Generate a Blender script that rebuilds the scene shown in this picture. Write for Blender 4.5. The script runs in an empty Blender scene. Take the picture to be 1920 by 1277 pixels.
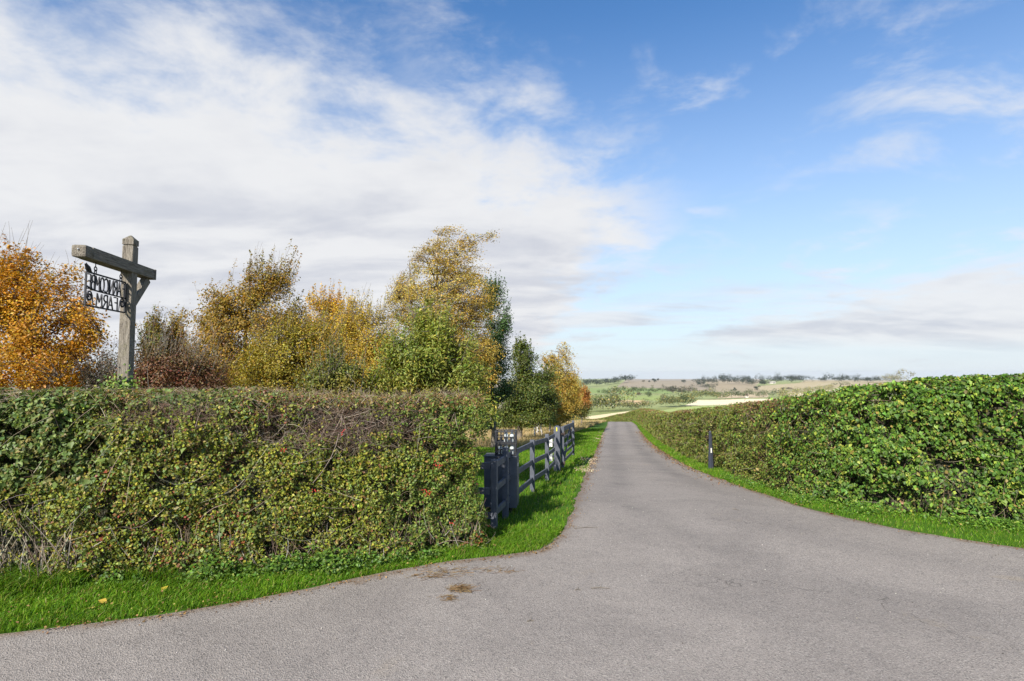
import bpy, bmesh, math
import numpy as np
from mathutils import Vector, Matrix

# ------------------------------------------------------------------ camera, sky, sun, exposure
sc = bpy.context.scene
COL = sc.collection
F = 1067.0; CX, CY = 960.0, 638.5; EYE = 2.2
PITCH = math.radians(3.3)
cam_d = bpy.data.cameras.new('camera'); cam = bpy.data.objects.new('camera', cam_d); COL.objects.link(cam)
cam_d.sensor_fit = 'HORIZONTAL'; cam_d.sensor_width = 36.0; cam_d.lens = 36.0 * F / 1920.0
cam_d.clip_start = 0.05; cam_d.clip_end = 20000
cam.location = (0, 0, EYE); cam.rotation_euler = (math.radians(90) + PITCH, 0, 0)
sc.camera = cam

SUN_EL = math.radians(35); SUN_AZ = math.atan2(-0.45, -0.89)       # sun stands behind the camera, to the left
sun_dir = Vector((math.sin(SUN_AZ) * math.cos(SUN_EL), math.cos(SUN_AZ) * math.cos(SUN_EL), math.sin(SUN_EL)))
sun_d = bpy.data.lights.new('sun', 'SUN'); sun_d.energy = 4.4; sun_d.angle = math.radians(0.6); sun_d.color = (1.0, 0.94, 0.85)
sun = bpy.data.objects.new('sun', sun_d); COL.objects.link(sun)
sun.rotation_euler = (-sun_dir).to_track_quat('-Z', 'Y').to_euler(); sun.location = sun_dir * 60

sc.view_settings.view_transform = 'Standard'; sc.view_settings.look = 'None'
sc.view_settings.exposure = 1.0; sc.view_settings.gamma = 1.0; sc.view_settings.use_curve_mapping = False
sc.cycles.max_bounces = 6; sc.cycles.diffuse_bounces = 3; sc.cycles.glossy_bounces = 2
sc.cycles.transmission_bounces = 4; sc.cycles.volume_bounces = 0; sc.cycles.transparent_max_bounces = 4
sc.cycles.caustics_reflective = False; sc.cycles.caustics_refractive = False
sc.cycles.use_denoising = True

world = bpy.data.worlds.new('World'); sc.world = world; world.use_nodes = True
class NT:
    """small helper to write node trees as expressions"""
    def __init__(s, tree): s.t = tree; s.n = tree.nodes; s.l = tree.links
    def node(s, typ, **kw):
        n = s.n.new(typ)
        for k, v in kw.items(): setattr(n, k, v)
        return n
    def put(s, sock, v):
        if isinstance(v, bpy.types.NodeSocket): s.l.new(v, sock)
        elif v is not None:
            if hasattr(sock.default_value, '__len__') and not hasattr(v, '__len__'): v = (v,) * len(sock.default_value)
            if hasattr(sock.default_value, '__len__') and len(sock.default_value) == 4 and len(v) == 3: v = (*v, 1)
            sock.default_value = v
    def m(s, op, a, b=None, c=None, clamp=False):
        n = s.node('ShaderNodeMath', operation=op, use_clamp=clamp)
        for i, v in enumerate((a, b, c)):
            if v is not None: s.put(n.inputs[i], v)
        return n.outputs[0]
    def step(s, x, a, b, lo=0.0, hi=1.0):
        n = s.node('ShaderNodeMapRange', interpolation_type='SMOOTHSTEP')
        s.put(n.inputs[0], x); n.inputs[1].default_value = a; n.inputs[2].default_value = b
        n.inputs[3].default_value = lo; n.inputs[4].default_value = hi
        return n.outputs[0]
    def mix(s, f, a, b, mode='MIX'):
        n = s.node('ShaderNodeMix', data_type='RGBA', blend_type=mode)
        s.put(n.inputs[0], f); s.put(n.inputs[6], a); s.put(n.inputs[7], b)
        return n.outputs[2]
    def noise(s, vec, scale, detail=4, rough=0.55, dist=0.0):
        n = s.node('ShaderNodeTexNoise')
        if vec is not None: s.put(n.inputs['Vector'], vec)
        n.inputs['Scale'].default_value = scale; n.inputs['Detail'].default_value = detail
        n.inputs['Roughness'].default_value = rough; n.inputs['Distortion'].default_value = dist
        return n.outputs[0]
    def comb(s, x, y, z):
        n = s.node('ShaderNodeCombineXYZ'); s.put(n.inputs[0], x); s.put(n.inputs[1], y); s.put(n.inputs[2], z); return n.outputs[0]

def build_world():
    world.node_tree.nodes.clear()
    w = NT(world.node_tree)
    out = w.node('ShaderNodeOutputWorld'); bg = w.node('ShaderNodeBackground')
    w.l.new(bg.outputs[0], out.inputs[0])
    sky = w.node('ShaderNodeTexSky', sky_type='NISHITA', sun_disc=False)
    sky.sun_elevation = SUN_EL; sky.sun_rotation = SUN_AZ; sky.altitude = 100; sky.air_density = 1.0; sky.dust_density = 0.6; sky.ozone_density = 2.2
    tc = w.node('ShaderNodeTexCoord'); sep = w.node('ShaderNodeSeparateXYZ'); w.l.new(tc.outputs['Generated'], sep.inputs[0])
    x, y, z = sep.outputs
    zc = w.m('ADD', w.m('MAXIMUM', z, 0.0), 0.03)
    px = w.m('DIVIDE', x, zc); py = w.m('DIVIDE', y, zc)         # where the view ray meets the flat cloud layer
    zs = w.m('ADD', w.m('MAXIMUM', z, 0.0), 0.16)
    qx = w.m('DIVIDE', x, zs); qy = w.m('DIVIDE', y, zs)         # the same for heaped clouds, less flattened near the horizon
    q = w.comb(qx, qy, 0.0)
    big = w.noise(q, 1.0, 3, 0.5, 0.2)
    det = w.noise(q, 2.6, 10, 0.60, 0.25)
    puff = w.noise(q, 5.5, 9, 0.62, 0.3)
    wob = w.m('MULTIPLY', w.m('SUBTRACT', big, 0.5), 1.9)
    wob2 = w.m('MULTIPLY', w.m('SUBTRACT', det, 0.5), 2.4)
    wob3 = w.m('MULTIPLY', w.m('SUBTRACT', puff, 0.5), 1.1)
    # a bank of cloud with a straight front, lying ahead and to the left
    fr = w.m('ADD', w.m('SUBTRACT', w.m('SUBTRACT', py, w.m('MULTIPLY', px, 0.72)), 2.16), w.m('ADD', w.m('ADD', wob, wob2), wob3))
    bank = w.step(fr, -0.50, 0.62)
    side = w.step(w.m('ADD', w.m('SUBTRACT', px, 0.70), w.m('ADD', w.m('MULTIPLY', wob, 0.5), w.m('MULTIPLY', w.m('ADD', wob2, wob3), 0.55))), -0.30, 0.38, 1.0, 0.0)
    bank = w.m('MULTIPLY', bank, side)
    # flat far clouds towards the horizon and a separate bank to the right
    fb = w.noise(w.comb(w.m('MULTIPLY', px, 0.20), w.m('MULTIPLY', py, 0.40), 3.7), 1.0, 8, 0.60, 0.2)
    far = w.m('MULTIPLY', w.step(w.m('ADD', py, wob2), 5.0, 6.2), w.step(w.m('ADD', fb, w.step(py, 8.5, 14.0, 0.0, -0.2)), 0.42, 0.60))
    rb = w.m('ADD', w.m('SUBTRACT', w.m('MULTIPLY', px, 0.9), 2.95), w.m('ADD', w.m('MULTIPLY', wob, 1.1), w.m('ADD', w.m('MULTIPLY', wob2, 1.0), wob3)))
    right = w.m('MULTIPLY', w.step(rb, -0.3, 0.9), w.step(w.m('ADD', py, wob2), 2.9, 3.9))
    right = w.m('MULTIPLY', right, w.step(w.m('ADD', py, wob2), 9.0, 14.0, 1.0, 0.25))
    # thin shreds everywhere
    wn = w.noise(w.comb(w.m('ADD', qx, 7.3), w.m('MULTIPLY', qy, 1.1), 0.4), 2.1, 10, 0.62, 0.3)
    wm = w.noise(w.comb(w.m('ADD', qx, 2.1), qy, 4.4), 0.9, 2, 0.5, 0.0)
    wisp = w.m('MULTIPLY', w.m('MULTIPLY', w.step(wn, 0.475, 0.70), w.step(wm, 0.34, 0.58, 0.30, 1.0)), 0.70)
    dens = w.m('MAXIMUM', w.m('MAXIMUM', bank, w.m('MULTIPLY', far, 0.8)), w.m('MAXIMUM', w.m('MULTIPLY', right, 0.9), wisp))
    dens = w.m('MULTIPLY', dens, w.step(z, 0.0, 0.05, 0.35, 1.0))
    # cloud shading: thin parts white, thick parts grey lilac, heaps with soft undersides
    sh = w.noise(w.comb(w.m('MULTIPLY', qx, 0.9), w.m('MULTIPLY', qy, 1.7), 1.9), 1.5, 7, 0.55, 0.3)
    sh = w.m('MULTIPLY', w.step(sh, 0.36, 0.68), w.step(w.m('ADD', fr, w.m('MULTIPLY', py, 0.22)), 0.6, 3.2, 0.10, 1.0))
    sh = w.m('ADD', sh, w.m('MULTIPLY', w.m('SUBTRACT', puff, 0.5), 0.55), clamp=True)
    cloud = w.mix(sh, (4.25, 4.30, 4.42), (3.20, 3.33, 3.70))
    skyc = w.mix(1.0, sky.outputs[0], (0.47, 0.745, 0.96), 'MULTIPLY')
    veil = w.m('POWER', w.m('SUBTRACT', 1.0, w.m('MINIMUM', w.m('DIVIDE', w.m('MAXIMUM', z, 0.0), 0.56), 1.0)), 1.45)    # moist air paling towards the horizon all round
    skyc = w.mix(w.m('MULTIPLY', veil, 0.97), skyc, (4.05, 4.38, 4.62))
    w.put(bg.inputs[0], w.mix(dens, skyc, cloud)); bg.inputs[1].default_value = 0.1
build_world()

# ------------------------------------------------------------------ numbers: noise, terrain, picture rays
rng = np.random.default_rng(11)
def _h(ix, iy, iz, seed):
    n = (ix.astype(np.int64) * 374761393 + iy.astype(np.int64) * 668265263 + iz.astype(np.int64) * 2147483647 + seed * 974634) & 0x7fffffff
    n = (n ^ (n >> 13)) * 1274126177 & 0x7fffffff
    n = n ^ (n >> 16)
    return (n & 0xffff) / 65535.0
def vnoise(P, scale=1.0, seed=0):
    P = np.asarray(P, float) * scale
    i = np.floor(P); f = P - i; f = f * f * (3 - 2 * f); i = i.astype(np.int64)
    r = 0
    for dx in (0, 1):
        for dy in (0, 1):
            for dz in (0, 1):
                wgt = (f[:, 0] if dx else 1 - f[:, 0]) * (f[:, 1] if dy else 1 - f[:, 1]) * (f[:, 2] if dz else 1 - f[:, 2])
                r = r + wgt * _h(i[:, 0] + dx, i[:, 1] + dy, i[:, 2] + dz, seed)
    return r
def fbm(P, scale=1.0, seed=0, octs=3):
    r = 0; a = 0.5; t = 0
    for o in range(octs):
        r = r + a * vnoise(P, scale * 2 ** o, seed + o * 17); t += a; a *= 0.5
    return r / t
def sst(x, a, b):
    t = np.clip((x - a) / (b - a), 0, 1); return t * t * (3 - 2 * t)

KN = np.array([(-400, 0), (0, 0), (7, 0), (8.5, -.01), (14, -.3), (20, -.72), (28, -1.32), (36, -1.9), (50, -2.62), (66, -3.45), (100, -6.4), (150, -11.3), (250, -16),
               (400, -23.3), (600, -31.5), (900, -36), (1200, -37), (1500, -33), (1900, -22.5), (2250, -25), (3000, -40), (7000, -60)], float)
def _pchip(x, xs, ys):
    h = np.diff(xs); d = np.diff(ys) / h; m = np.zeros_like(ys)
    for i in range(1, len(xs) - 1):
        if d[i - 1] * d[i] > 0: m[i] = 2 * d[i - 1] * d[i] / (d[i - 1] + d[i])
    m[-1] = d[-1]
    i = np.clip(np.searchsorted(xs, x) - 1, 0, len(xs) - 2); t = (x - xs[i]) / h[i]
    return ((2*t**3 - 3*t**2 + 1) * ys[i] + (t**3 - 2*t**2 + t) * h[i] * m[i] + (-2*t**3 + 3*t**2) * ys[i+1] + (t**3 - t**2) * h[i] * m[i+1])
RIDGE = np.array([(-600, 719), (900, 719), (1100, 723), (1180, 716.5), (1250, 717), (1310, 718), (1400, 719.5), (1500, 716), (1560, 713.5), (1655, 716), (1900, 712), (2600, 716)], float)
def H(x, y):
    x = np.asarray(x, float); y = np.asarray(y, float)
    r = np.hypot(x, y); q = np.maximum(y * 0.985 + x * 0.10, 0)
    t = sst(r, 70, 260); q = q * (1 - t) + r * t
    z = _pchip(np.clip(q, -399, 6999), KN[:, 0], KN[:, 1])
    px = np.where(y > 1, CX + F * x / np.maximum(y, 1), np.where(x > 0, 2600, -600))
    z = z + (714 - np.interp(px, RIDGE[:, 0], RIDGE[:, 1])) * 1.78 * np.exp(-((r - 1900) / 380) ** 2)
    P = np.stack([x, y, 0 * x], -1).reshape(-1, 3)
    return z + ((vnoise(P, 1 / 90., 5) - 0.5) * 5.0).reshape(x.shape) * sst(r, 260, 700)
cP, sP = math.cos(PITCH), math.sin(PITCH)
def at(px, py, d):
    """world point seen at photo pixel (px, py), d metres ahead"""
    u = (px - CX) / F; v = (CY - py) / F
    yy = cP - v * sP; zz = sP + v * cP
    return np.array([u * d / yy, d, EYE + zz * d / yy])
def ground(px, py):
    d = np.concatenate([np.arange(2, 120, 0.01), np.geomspace(120, 2400, 4000)])
    u = (px - CX) / F; v = (CY - py) / F; yy = cP - v * sP; zz = sP + v * cP
    X = u / yy * d; Z = EYE + zz / yy * d
    k = np.argmax(Z <= H(X, d)); k = k if Z[k] <= H(X, d)[k] else len(d) - 1
    return np.array([X[k], d[k], H(X[k:k+1], d[k:k+1])[0]])
def hz(x, y): return float(H(np.array([x]), np.array([y]))[0])

# ------------------------------------------------------------------ mesh helpers
def link(o, parent=None):
    COL.objects.link(o)
    if parent is not None: o.parent = parent
    return o
def tag(o, label=None, cat=None, group=None, kind=None):
    for k, v in (('label', label), ('category', cat), ('group', group), ('kind', kind)):
        if v: o[k] = v
    return o
def empty(name, loc, rz=0.0, label=None, cat=None, group=None):
    o = bpy.data.objects.new(name, None); o.empty_display_size = 0.2; o.location = loc; o.rotation_euler = (0, 0, rz); link(o)
    return tag(o, label, cat, group)
def np_mesh(name, V, Fc, mat=None, col=None, smooth=False):
    """V (n,3); Fc (m,k) all faces with k corners; col (n,3) colour per vertex"""
    me = bpy.data.meshes.new(name)
    V = np.ascontiguousarray(V, np.float32); Fc = np.ascontiguousarray(Fc, np.int32); k = Fc.shape[1]
    me.vertices.add(len(V)); me.vertices.foreach_set('co', V.ravel())
    me.loops.add(Fc.size); me.loops.foreach_set('vertex_index', Fc.ravel())
    me.polygons.add(len(Fc)); me.polygons.foreach_set('loop_start', np.arange(0, Fc.size, k, dtype=np.int32))
    me.polygons.foreach_set('loop_total', np.full(len(Fc), k, np.int32))
    if smooth: me.polygons.foreach_set('use_smooth', np.ones(len(Fc), bool))
    me.update(calc_edges=True)
    if col is not None:
        a = me.color_attributes.new('col', 'FLOAT_COLOR', 'POINT')
        a.data.foreach_set('color', np.concatenate([col, np.ones((len(V), 1))], 1).astype(np.float32).ravel())
    if mat: me.materials.append(mat)
    return me
def obj(name, me, parent=None): return link(bpy.data.objects.new(name, me), parent)

class BM:
    """boxes, tubes and lathes collected in one bmesh -> one mesh object"""
    def __init__(s): s.b = bmesh.new()
    def box(s, c, size, bevel=0.0, rot=None, taper=None):
        g = bmesh.ops.create_cube(s.b, size=1.0)['verts']
        for v in g:
            if taper and v.co.z > 0: v.co.x *= taper; v.co.y *= taper
            v.co = Vector((v.co.x * size[0], v.co.y * size[1], v.co.z * size[2]))
        if bevel:
            es = list({e for v in g for e in v.link_edges})
            g = list({v for f in bmesh.ops.bevel(s.b, geom=es, offset=bevel, segments=2, affect='EDGES', profile=0.6)['faces'] for v in f.verts} | {v for v in g if v.is_valid})
        for v in g:
            co = v.co
            if rot is not None: co = rot @ co
            v.co = co + Vector(c)
        return s
    def beam(s, a, b, w, h, bevel=0.0):
        a, b = Vector(a), Vector(b); d = (b - a); L = d.length; x = d.normalized()
        up = Vector((0, 0, 1)) if abs(x.z) < 0.95 else Vector((0, 1, 0))
        y = up.cross(x).normalized(); z = x.cross(y)
        return s.box((a + b) / 2, (L, w, h), bevel, Matrix((x, y, z)).transposed())
    def tube(s, pts, rad, sides=6, closed=False, cap=True):
        pts = [Vector(p) for p in pts]; n = len(pts); rad = rad if hasattr(rad, '__len__') else [rad] * n
        rings = []; prev = None
        for i, p in enumerate(pts):
            a = pts[(i - 1) % n] if (closed or i) else p; b = pts[(i + 1) % n] if (closed or i < n - 1) else p
            t = (b - a).normalized()
            if prev is None:
                ref = Vector((0, 0, 1)) if abs(t.z) < 0.9 else Vector((1, 0, 0)); u = t.cross(ref).normalized()
            else:
                u = (prev - t * prev.dot(t)).normalized()
            prev = u; w = t.cross(u)
            rings.append([s.b.verts.new(p + (u * math.cos(2*math.pi*k/sides) + w * math.sin(2*math.pi*k/sides)) * rad[i]) for k in range(sides)])
        for i in range(n if closed else n - 1):
            A, B = rings[i], rings[(i + 1) % n]
            for k in range(sides): s.b.faces.new((A[k], A[(k+1) % sides], B[(k+1) % sides], B[k]))
        if cap and not closed: s.b.faces.new(rings[0][::-1]); s.b.faces.new(rings[-1])
        return s
    def lathe(s, prof, c=(0, 0, 0), n=16):
        rings = [[s.b.verts.new((c[0] + r * math.cos(2*math.pi*k/n), c[1] + r * math.sin(2*math.pi*k/n), c[2] + z)) for k in range(n)] for r, z in prof]
        for A, B in zip(rings, rings[1:]):
            for k in range(n): s.b.faces.new((A[k], A[(k+1) % n], B[(k+1) % n], B[k]))
        s.b.faces.new(rings[0][::-1]); s.b.faces.new(rings[-1]); return s
    def mesh(s, name, mat, smooth=False):
        bmesh.ops.recalc_face_normals(s.b, faces=s.b.faces)
        me = bpy.data.meshes.new(name); s.b.to_mesh(me); s.b.free(); me.materials.append(mat)
        if smooth: me.polygons.foreach_set('use_smooth', np.ones(len(me.polygons), bool))
        return me
    def build(s, name, mat, parent=None, smooth=False): return obj(name, s.mesh(name, mat, smooth), parent)

def norm(v): return v / np.maximum(np.linalg.norm(v, axis=-1, keepdims=True), 1e-9)

LEAF4 = (np.array([(0, -.5, 0), (.34, -.05, .10), (0, .5, -.06), (-.34, -.05, .10), (0, -.05, -.03)], float),
         np.array([(0, 1, 4), (1, 2, 4), (2, 3, 4), (3, 0, 4)]))
LEAF2 = (np.array([(0, -.5, 0), (.33, 0, .09), (0, .5, 0), (-.33, 0, .09)], float), np.array([(0, 1, 2), (0, 2, 3)]))
IVY = (np.array([(0, -.42, 0), (.30, -.50, .02), (.46, -.12, .10), (.22, .16, .03), (0, .56, -.10), (-.22, .16, .03), (-.46, -.12, .10), (-.30, -.50, .02), (0, -.08, -.04)], float),
       np.array([(i, (i + 1) % 8, 8) for i in range(8)]))
SLIM2 = (np.array([(0, -.5, 0), (.15, 0, .05), (0, .5, -.05), (-.15, 0, .05)], float), np.array([(0, 1, 2), (0, 2, 3)]))
def frames(nrm, tan):
    n = norm(nrm); t = norm(tan - n * (tan * n).sum(-1, keepdims=True)); return np.cross(t, n), t, n
def leaves(name, pos, nrm, size, col, mat, shape=LEAF2, tan=None):
    N = len(pos); T, Fc = shape; k = len(T)
    if tan is None: tan = rng.normal(size=(N, 3))
    a, t, n = frames(nrm, tan); size = np.broadcast_to(size, (N,))
    V = (pos[:, None] + size[:, None, None] * (T[None, :, 0:1] * a[:, None] + T[None, :, 1:2] * t[:, None] + T[None, :, 2:3] * n[:, None])).reshape(-1, 3)
    Fa = (Fc[None] + (np.arange(N) * k)[:, None, None]).reshape(-1, 3)
    return np_mesh(name, V, Fa, mat, np.repeat(col, k, 0))
def tubes(name, P, R, mat, sides=3, col=None):
    """P (N,S,3) centre lines, R (N,S) radii"""
    N, S, _ = P.shape
    T = np.empty_like(P); T[:, 1:-1] = P[:, 2:] - P[:, :-2]; T[:, 0] = P[:, 1] - P[:, 0]; T[:, -1] = P[:, -1] - P[:, -2]; T = norm(T)
    ref = np.where(np.abs(T[:, :1, 2:3]) < 0.8, np.array([[[0, 0, 1.]]]), np.array([[[1., 0, 0]]])); U = norm(np.cross(T, ref)); W = np.cross(T, U)
    ang = 2 * np.pi * np.arange(sides) / sides
    V = P[:, :, None] + R[:, :, None, None] * (U[:, :, None] * np.cos(ang)[None, None, :, None] + W[:, :, None] * np.sin(ang)[None, None, :, None])
    idx = np.arange(N * S * sides).reshape(N, S, sides)
    a = idx[:, :-1]; b = idx[:, 1:]
    Q = np.stack([a, np.roll(a, -1, 2), np.roll(b, -1, 2), b], -1).reshape(-1, 4)
    c = None if col is None else np.repeat(col, S * sides, 0)
    return np_mesh(name, V.reshape(-1, 3), Q, mat, c, smooth=True)
def bez(A, B, C, S):
    t = np.linspace(0, 1, S)[None, :, None]
    return (1-t)**2 * A[:, None] + 2*t*(1-t) * B[:, None] + t**2 * C[:, None]

# ------------------------------------------------------------------ materials
def new_mat(name):
    m = bpy.data.materials.new(name); m.use_nodes = True; m.node_tree.nodes.clear(); w = NT(m.node_tree)
    out = w.node('ShaderNodeOutputMaterial'); b = w.node('ShaderNodeBsdfPrincipled'); w.l.new(b.outputs[0], out.inputs[0])
    return m, w, b, out
def attr(w):
    n = w.node('ShaderNodeAttribute'); n.attribute_name = 'col'; return n.outputs['Color']
def leaf_mat(name, rough=0.5, trans=0.35, spec=0.35, gain=1.0):
    m, w, b, out = new_mat(name); c = attr(w)
    if gain != 1: c = w.mix(1.0, c, (gain, gain, gain * .92), 'MULTIPLY')
    g = w.node('ShaderNodeNewGeometry')
    v = w.noise(g.outputs['Position'], 28.0, 2); c2 = w.mix(w.step(v, 0.3, 0.75, 0.0, 0.35), c, w.mix(1.0, c, (0.62, 0.55, 0.45), 'MULTIPLY'))
    w.put(b.inputs['Base Color'], c2); b.inputs['Roughness'].default_value = rough; b.inputs['Specular IOR Level'].default_value = spec
    tr = w.node('ShaderNodeBsdfTranslucent'); w.put(tr.inputs[0], w.mix(1.0, c2, (1.25, 1.15, 0.6), 'MULTIPLY'))
    mx = w.node('ShaderNodeMixShader'); mx.inputs[0].default_value = trans
    w.l.new(b.outputs[0], mx.inputs[1]); w.l.new(tr.outputs[0], mx.inputs[2]); w.l.new(mx.outputs[0], out.inputs[0])
    return m
def bark_mat(name, a, b_, scale=14, rough=0.9):
    m, w, b, out = new_mat(name); g = w.node('ShaderNodeTexCoord')
    mp = w.node('ShaderNodeMapping'); mp.inputs['Scale'].default_value = (1, 1, 0.25); w.l.new(g.outputs['Object'], mp.inputs[0])
    n = w.noise(mp.outputs[0], scale, 6, 0.65); w.put(b.inputs['Base Color'], w.mix(w.step(n, 0.3, 0.7), a, b_)); b.inputs['Roughness'].default_value = rough
    bp = w.node('ShaderNodeBump'); bp.inputs['Strength'].default_value = 0.6; bp.inputs['Distance'].default_value = 0.02; w.put(bp.inputs['Height'], n); w.l.new(bp.outputs[0], b.inputs['Normal'])
    return m
def plain_mat(name, c, rough=0.5, metal=0.0, vary=0.25, scale=9.0, bump=0.15, spec=0.5):
    m, w, b, out = new_mat(name); g = w.node('ShaderNodeTexCoord')
    n = w.noise(g.outputs['Object'], scale, 6, 0.6)
    w.put(b.inputs['Base Color'], w.mix(w.step(n, 0.3, 0.75), c, tuple(x * (1 - vary) for x in c)))
    w.put(b.inputs['Roughness'], w.step(n, 0.2, 0.8, max(rough - .1, 0.02), min(rough + .12, 1))); b.inputs['Metallic'].default_value = metal
    b.inputs['Specular IOR Level'].default_value = spec
    bp = w.node('ShaderNodeBump'); bp.inputs['Strength'].default_value = bump; bp.inputs['Distance'].default_value = 0.004
    w.put(bp.inputs['Height'], w.noise(g.outputs['Object'], scale * 7, 4)); w.l.new(bp.outputs[0], b.inputs['Normal'])
    return m
def wood_mat(name='weathered_oak', sc3=(9, 9, 0.7)):
    m, w, b, out = new_mat(name); tc = w.node('ShaderNodeTexCoord')
    mp = w.node('ShaderNodeMapping'); mp.inputs['Scale'].default_value = sc3; w.l.new(tc.outputs['Object'], mp.inputs[0])
    grain = w.noise(mp.outputs[0], 7, 8, 0.7, 0.3); fine = w.noise(mp.outputs[0], 26, 5, 0.7)
    lich = w.noise(tc.outputs['Object'], 9, 6, 0.7, 0.4); sp = w.noise(tc.outputs['Object'], 46, 3, 0.6)
    c = w.mix(w.step(grain, 0.28, 0.7), (0.31, 0.275, 0.225), (0.12, 0.10, 0.078))
    c = w.mix(w.m('MULTIPLY', w.step(fine, 0.54, 0.74), 0.7), c, (0.055, 0.045, 0.035))
    c = w.mix(w.m('MULTIPLY', w.step(lich, 0.50, 0.70), 0.5), c, (0.17, 0.16, 0.085))
    c = w.mix(w.m('MULTIPLY', w.step(sp, 0.64, 0.72), 0.6), c, (0.42, 0.40, 0.30))
    w.put(b.inputs['Base Color'], c); b.inputs['Roughness'].default_value = 0.92; b.inputs['Specular IOR Level'].default_value = 0.2
    bp = w.node('ShaderNodeBump'); bp.inputs['Strength'].default_value = 0.9; bp.inputs['Distance'].default_value = 0.012
    w.put(bp.inputs['Height'], w.m('SUBTRACT', grain, w.m('MULTIPLY', w.step(fine, 0.5, 0.75), 0.8))); w.l.new(bp.outputs[0], b.inputs['Normal'])
    return m
def road_mat():
    m, w, b, out = new_mat('worn_asphalt'); g = w.node('ShaderNodeNewGeometry'); pos = g.outputs['Position']
    a = w.node('ShaderNodeAttribute'); a.attribute_name = 'col'; sp = w.node('ShaderNodeSeparateColor'); w.l.new(a.outputs['Color'], sp.inputs[0])
    edge, track = sp.outputs[0], sp.outputs[1]
    vor = w.node('ShaderNodeTexVoronoi'); vor.inputs['Scale'].default_value = 88; w.put(vor.inputs['Vector'], pos)
    vs = w.node('ShaderNodeSeparateColor'); w.l.new(vor.outputs['Color'], vs.inputs[0])
    fine = w.noise(pos, 130, 3, 0.6); mid = w.noise(pos, 5.5, 5, 0.6); big = w.noise(pos, 0.55, 5, 0.6, 0.6)
    c = w.mix(w.step(fine, 0.3, 0.7), (0.205, 0.180, 0.158), (0.332, 0.292, 0.258))
    c = w.mix(w.m('MULTIPLY', w.step(vs.outputs[0], 0.80, 0.95), 0.55), c, (0.40, 0.365, 0.32))
    c = w.mix(w.m('MULTIPLY', w.step(vs.outputs[1], 0.74, 0.95), 0.5), c, (0.085, 0.078, 0.070))
    c = w.mix(w.step(mid, 0.35, 0.75, 0, 0.30), c, w.mix(1.0, c, (0.70, 0.71, 0.73), 'MULTIPLY'))
    c = w.mix(w.step(big, 0.36, 0.66, 0, 0.55), c, w.mix(1.0, c, (0.70, 0.70, 0.71), 'MULTIPLY'))
    c = w.mix(w.m('MULTIPLY', w.m('MULTIPLY', track, 0.8), w.step(w.noise(pos, 1.3, 4), 0.3, 0.7, 0.4, 1.0)), c, w.mix(1.0, c, (0.66, 0.67, 0.69), 'MULTIPLY'))
    crk = w.node('ShaderNodeTexVoronoi', feature='DISTANCE_TO_EDGE'); crk.inputs['Scale'].default_value = 0.42
    nv = w.node('ShaderNodeTexNoise'); nv.inputs['Scale'].default_value = 2.5; nv.inputs['Detail'].default_value = 5; w.put(nv.inputs['Vector'], pos)
    av = w.node('ShaderNodeVectorMath', operation='ADD'); w.l.new(pos, av.inputs[0]); w.l.new(nv.outputs['Color'], av.inputs[1]); w.l.new(av.outputs[0], crk.inputs['Vector'])
    c = w.mix(w.m('MULTIPLY', w.step(crk.outputs[0], 0.0015, 0.005, 1.0, 0.0), w.step(big, 0.50, 0.60, 0.0, 0.55)), c, (0.05, 0.045, 0.04))
    dn = w.noise(pos, 2.2, 6, 0.65, 0.5)
    dirt = w.m('MULTIPLY', w.step(w.m('ADD', edge, w.m('MULTIPLY', w.m('SUBTRACT', dn, 0.5), 1.1)), 0.50, 0.95), w.step(w.noise(pos, 38, 3), 0.32, 0.62, 0.3, 1.0))
    c = w.mix(w.m('MULTIPLY', dirt, 0.75), c, (0.155, 0.098, 0.052))
    c = w.mix(w.m('MULTIPLY', w.step(w.noise(pos, 0.9, 6, 0.7, 0.8), 0.60, 0.72), 0.30), c, (0.30, 0.235, 0.15))
    w.put(b.inputs['Base Color'], c); b.inputs['Roughness'].default_value = 0.93; b.inputs['Specular IOR Level'].default_value = 0.22
    bp = w.node('ShaderNodeBump'); bp.inputs['Strength'].default_value = 0.75; bp.inputs['Distance'].default_value = 0.008
    w.put(bp.inputs['Height'], w.m('ADD', vor.outputs['Distance'], fine)); w.l.new(bp.outputs[0], b.inputs['Normal'])
    return m
def ground_mat():
    m, w, b, out = new_mat('ground_cover'); g = w.node('ShaderNodeNewGeometry'); pos = g.outputs['Position']; c = attr(w)
    n1 = w.noise(pos, 0.9, 8, 0.62); n2 = w.noise(pos, 26, 3, 0.6); n3 = w.noise(pos, 0.035, 7, 0.6)
    c = w.mix(w.step(n1, 0.3, 0.7, 0, 0.45), c, w.mix(1.0, c, (0.62, 0.66, 0.55), 'MULTIPLY'))
    c = w.mix(w.step(n2, 0.35, 0.7, 0, 0.5), c, w.mix(1.0, c, (0.55, 0.55, 0.5), 'MULTIPLY'))
    c = w.mix(w.step(n3, 0.35, 0.65, 0, 0.35), c, w.mix(1.0, c, (0.80, 0.76, 0.70), 'MULTIPLY'))
    w.put(b.inputs['Base Color'], c); b.inputs['Roughness'].default_value = 0.97; b.inputs['Specular IOR Level'].default_value = 0.1
    return m
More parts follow.
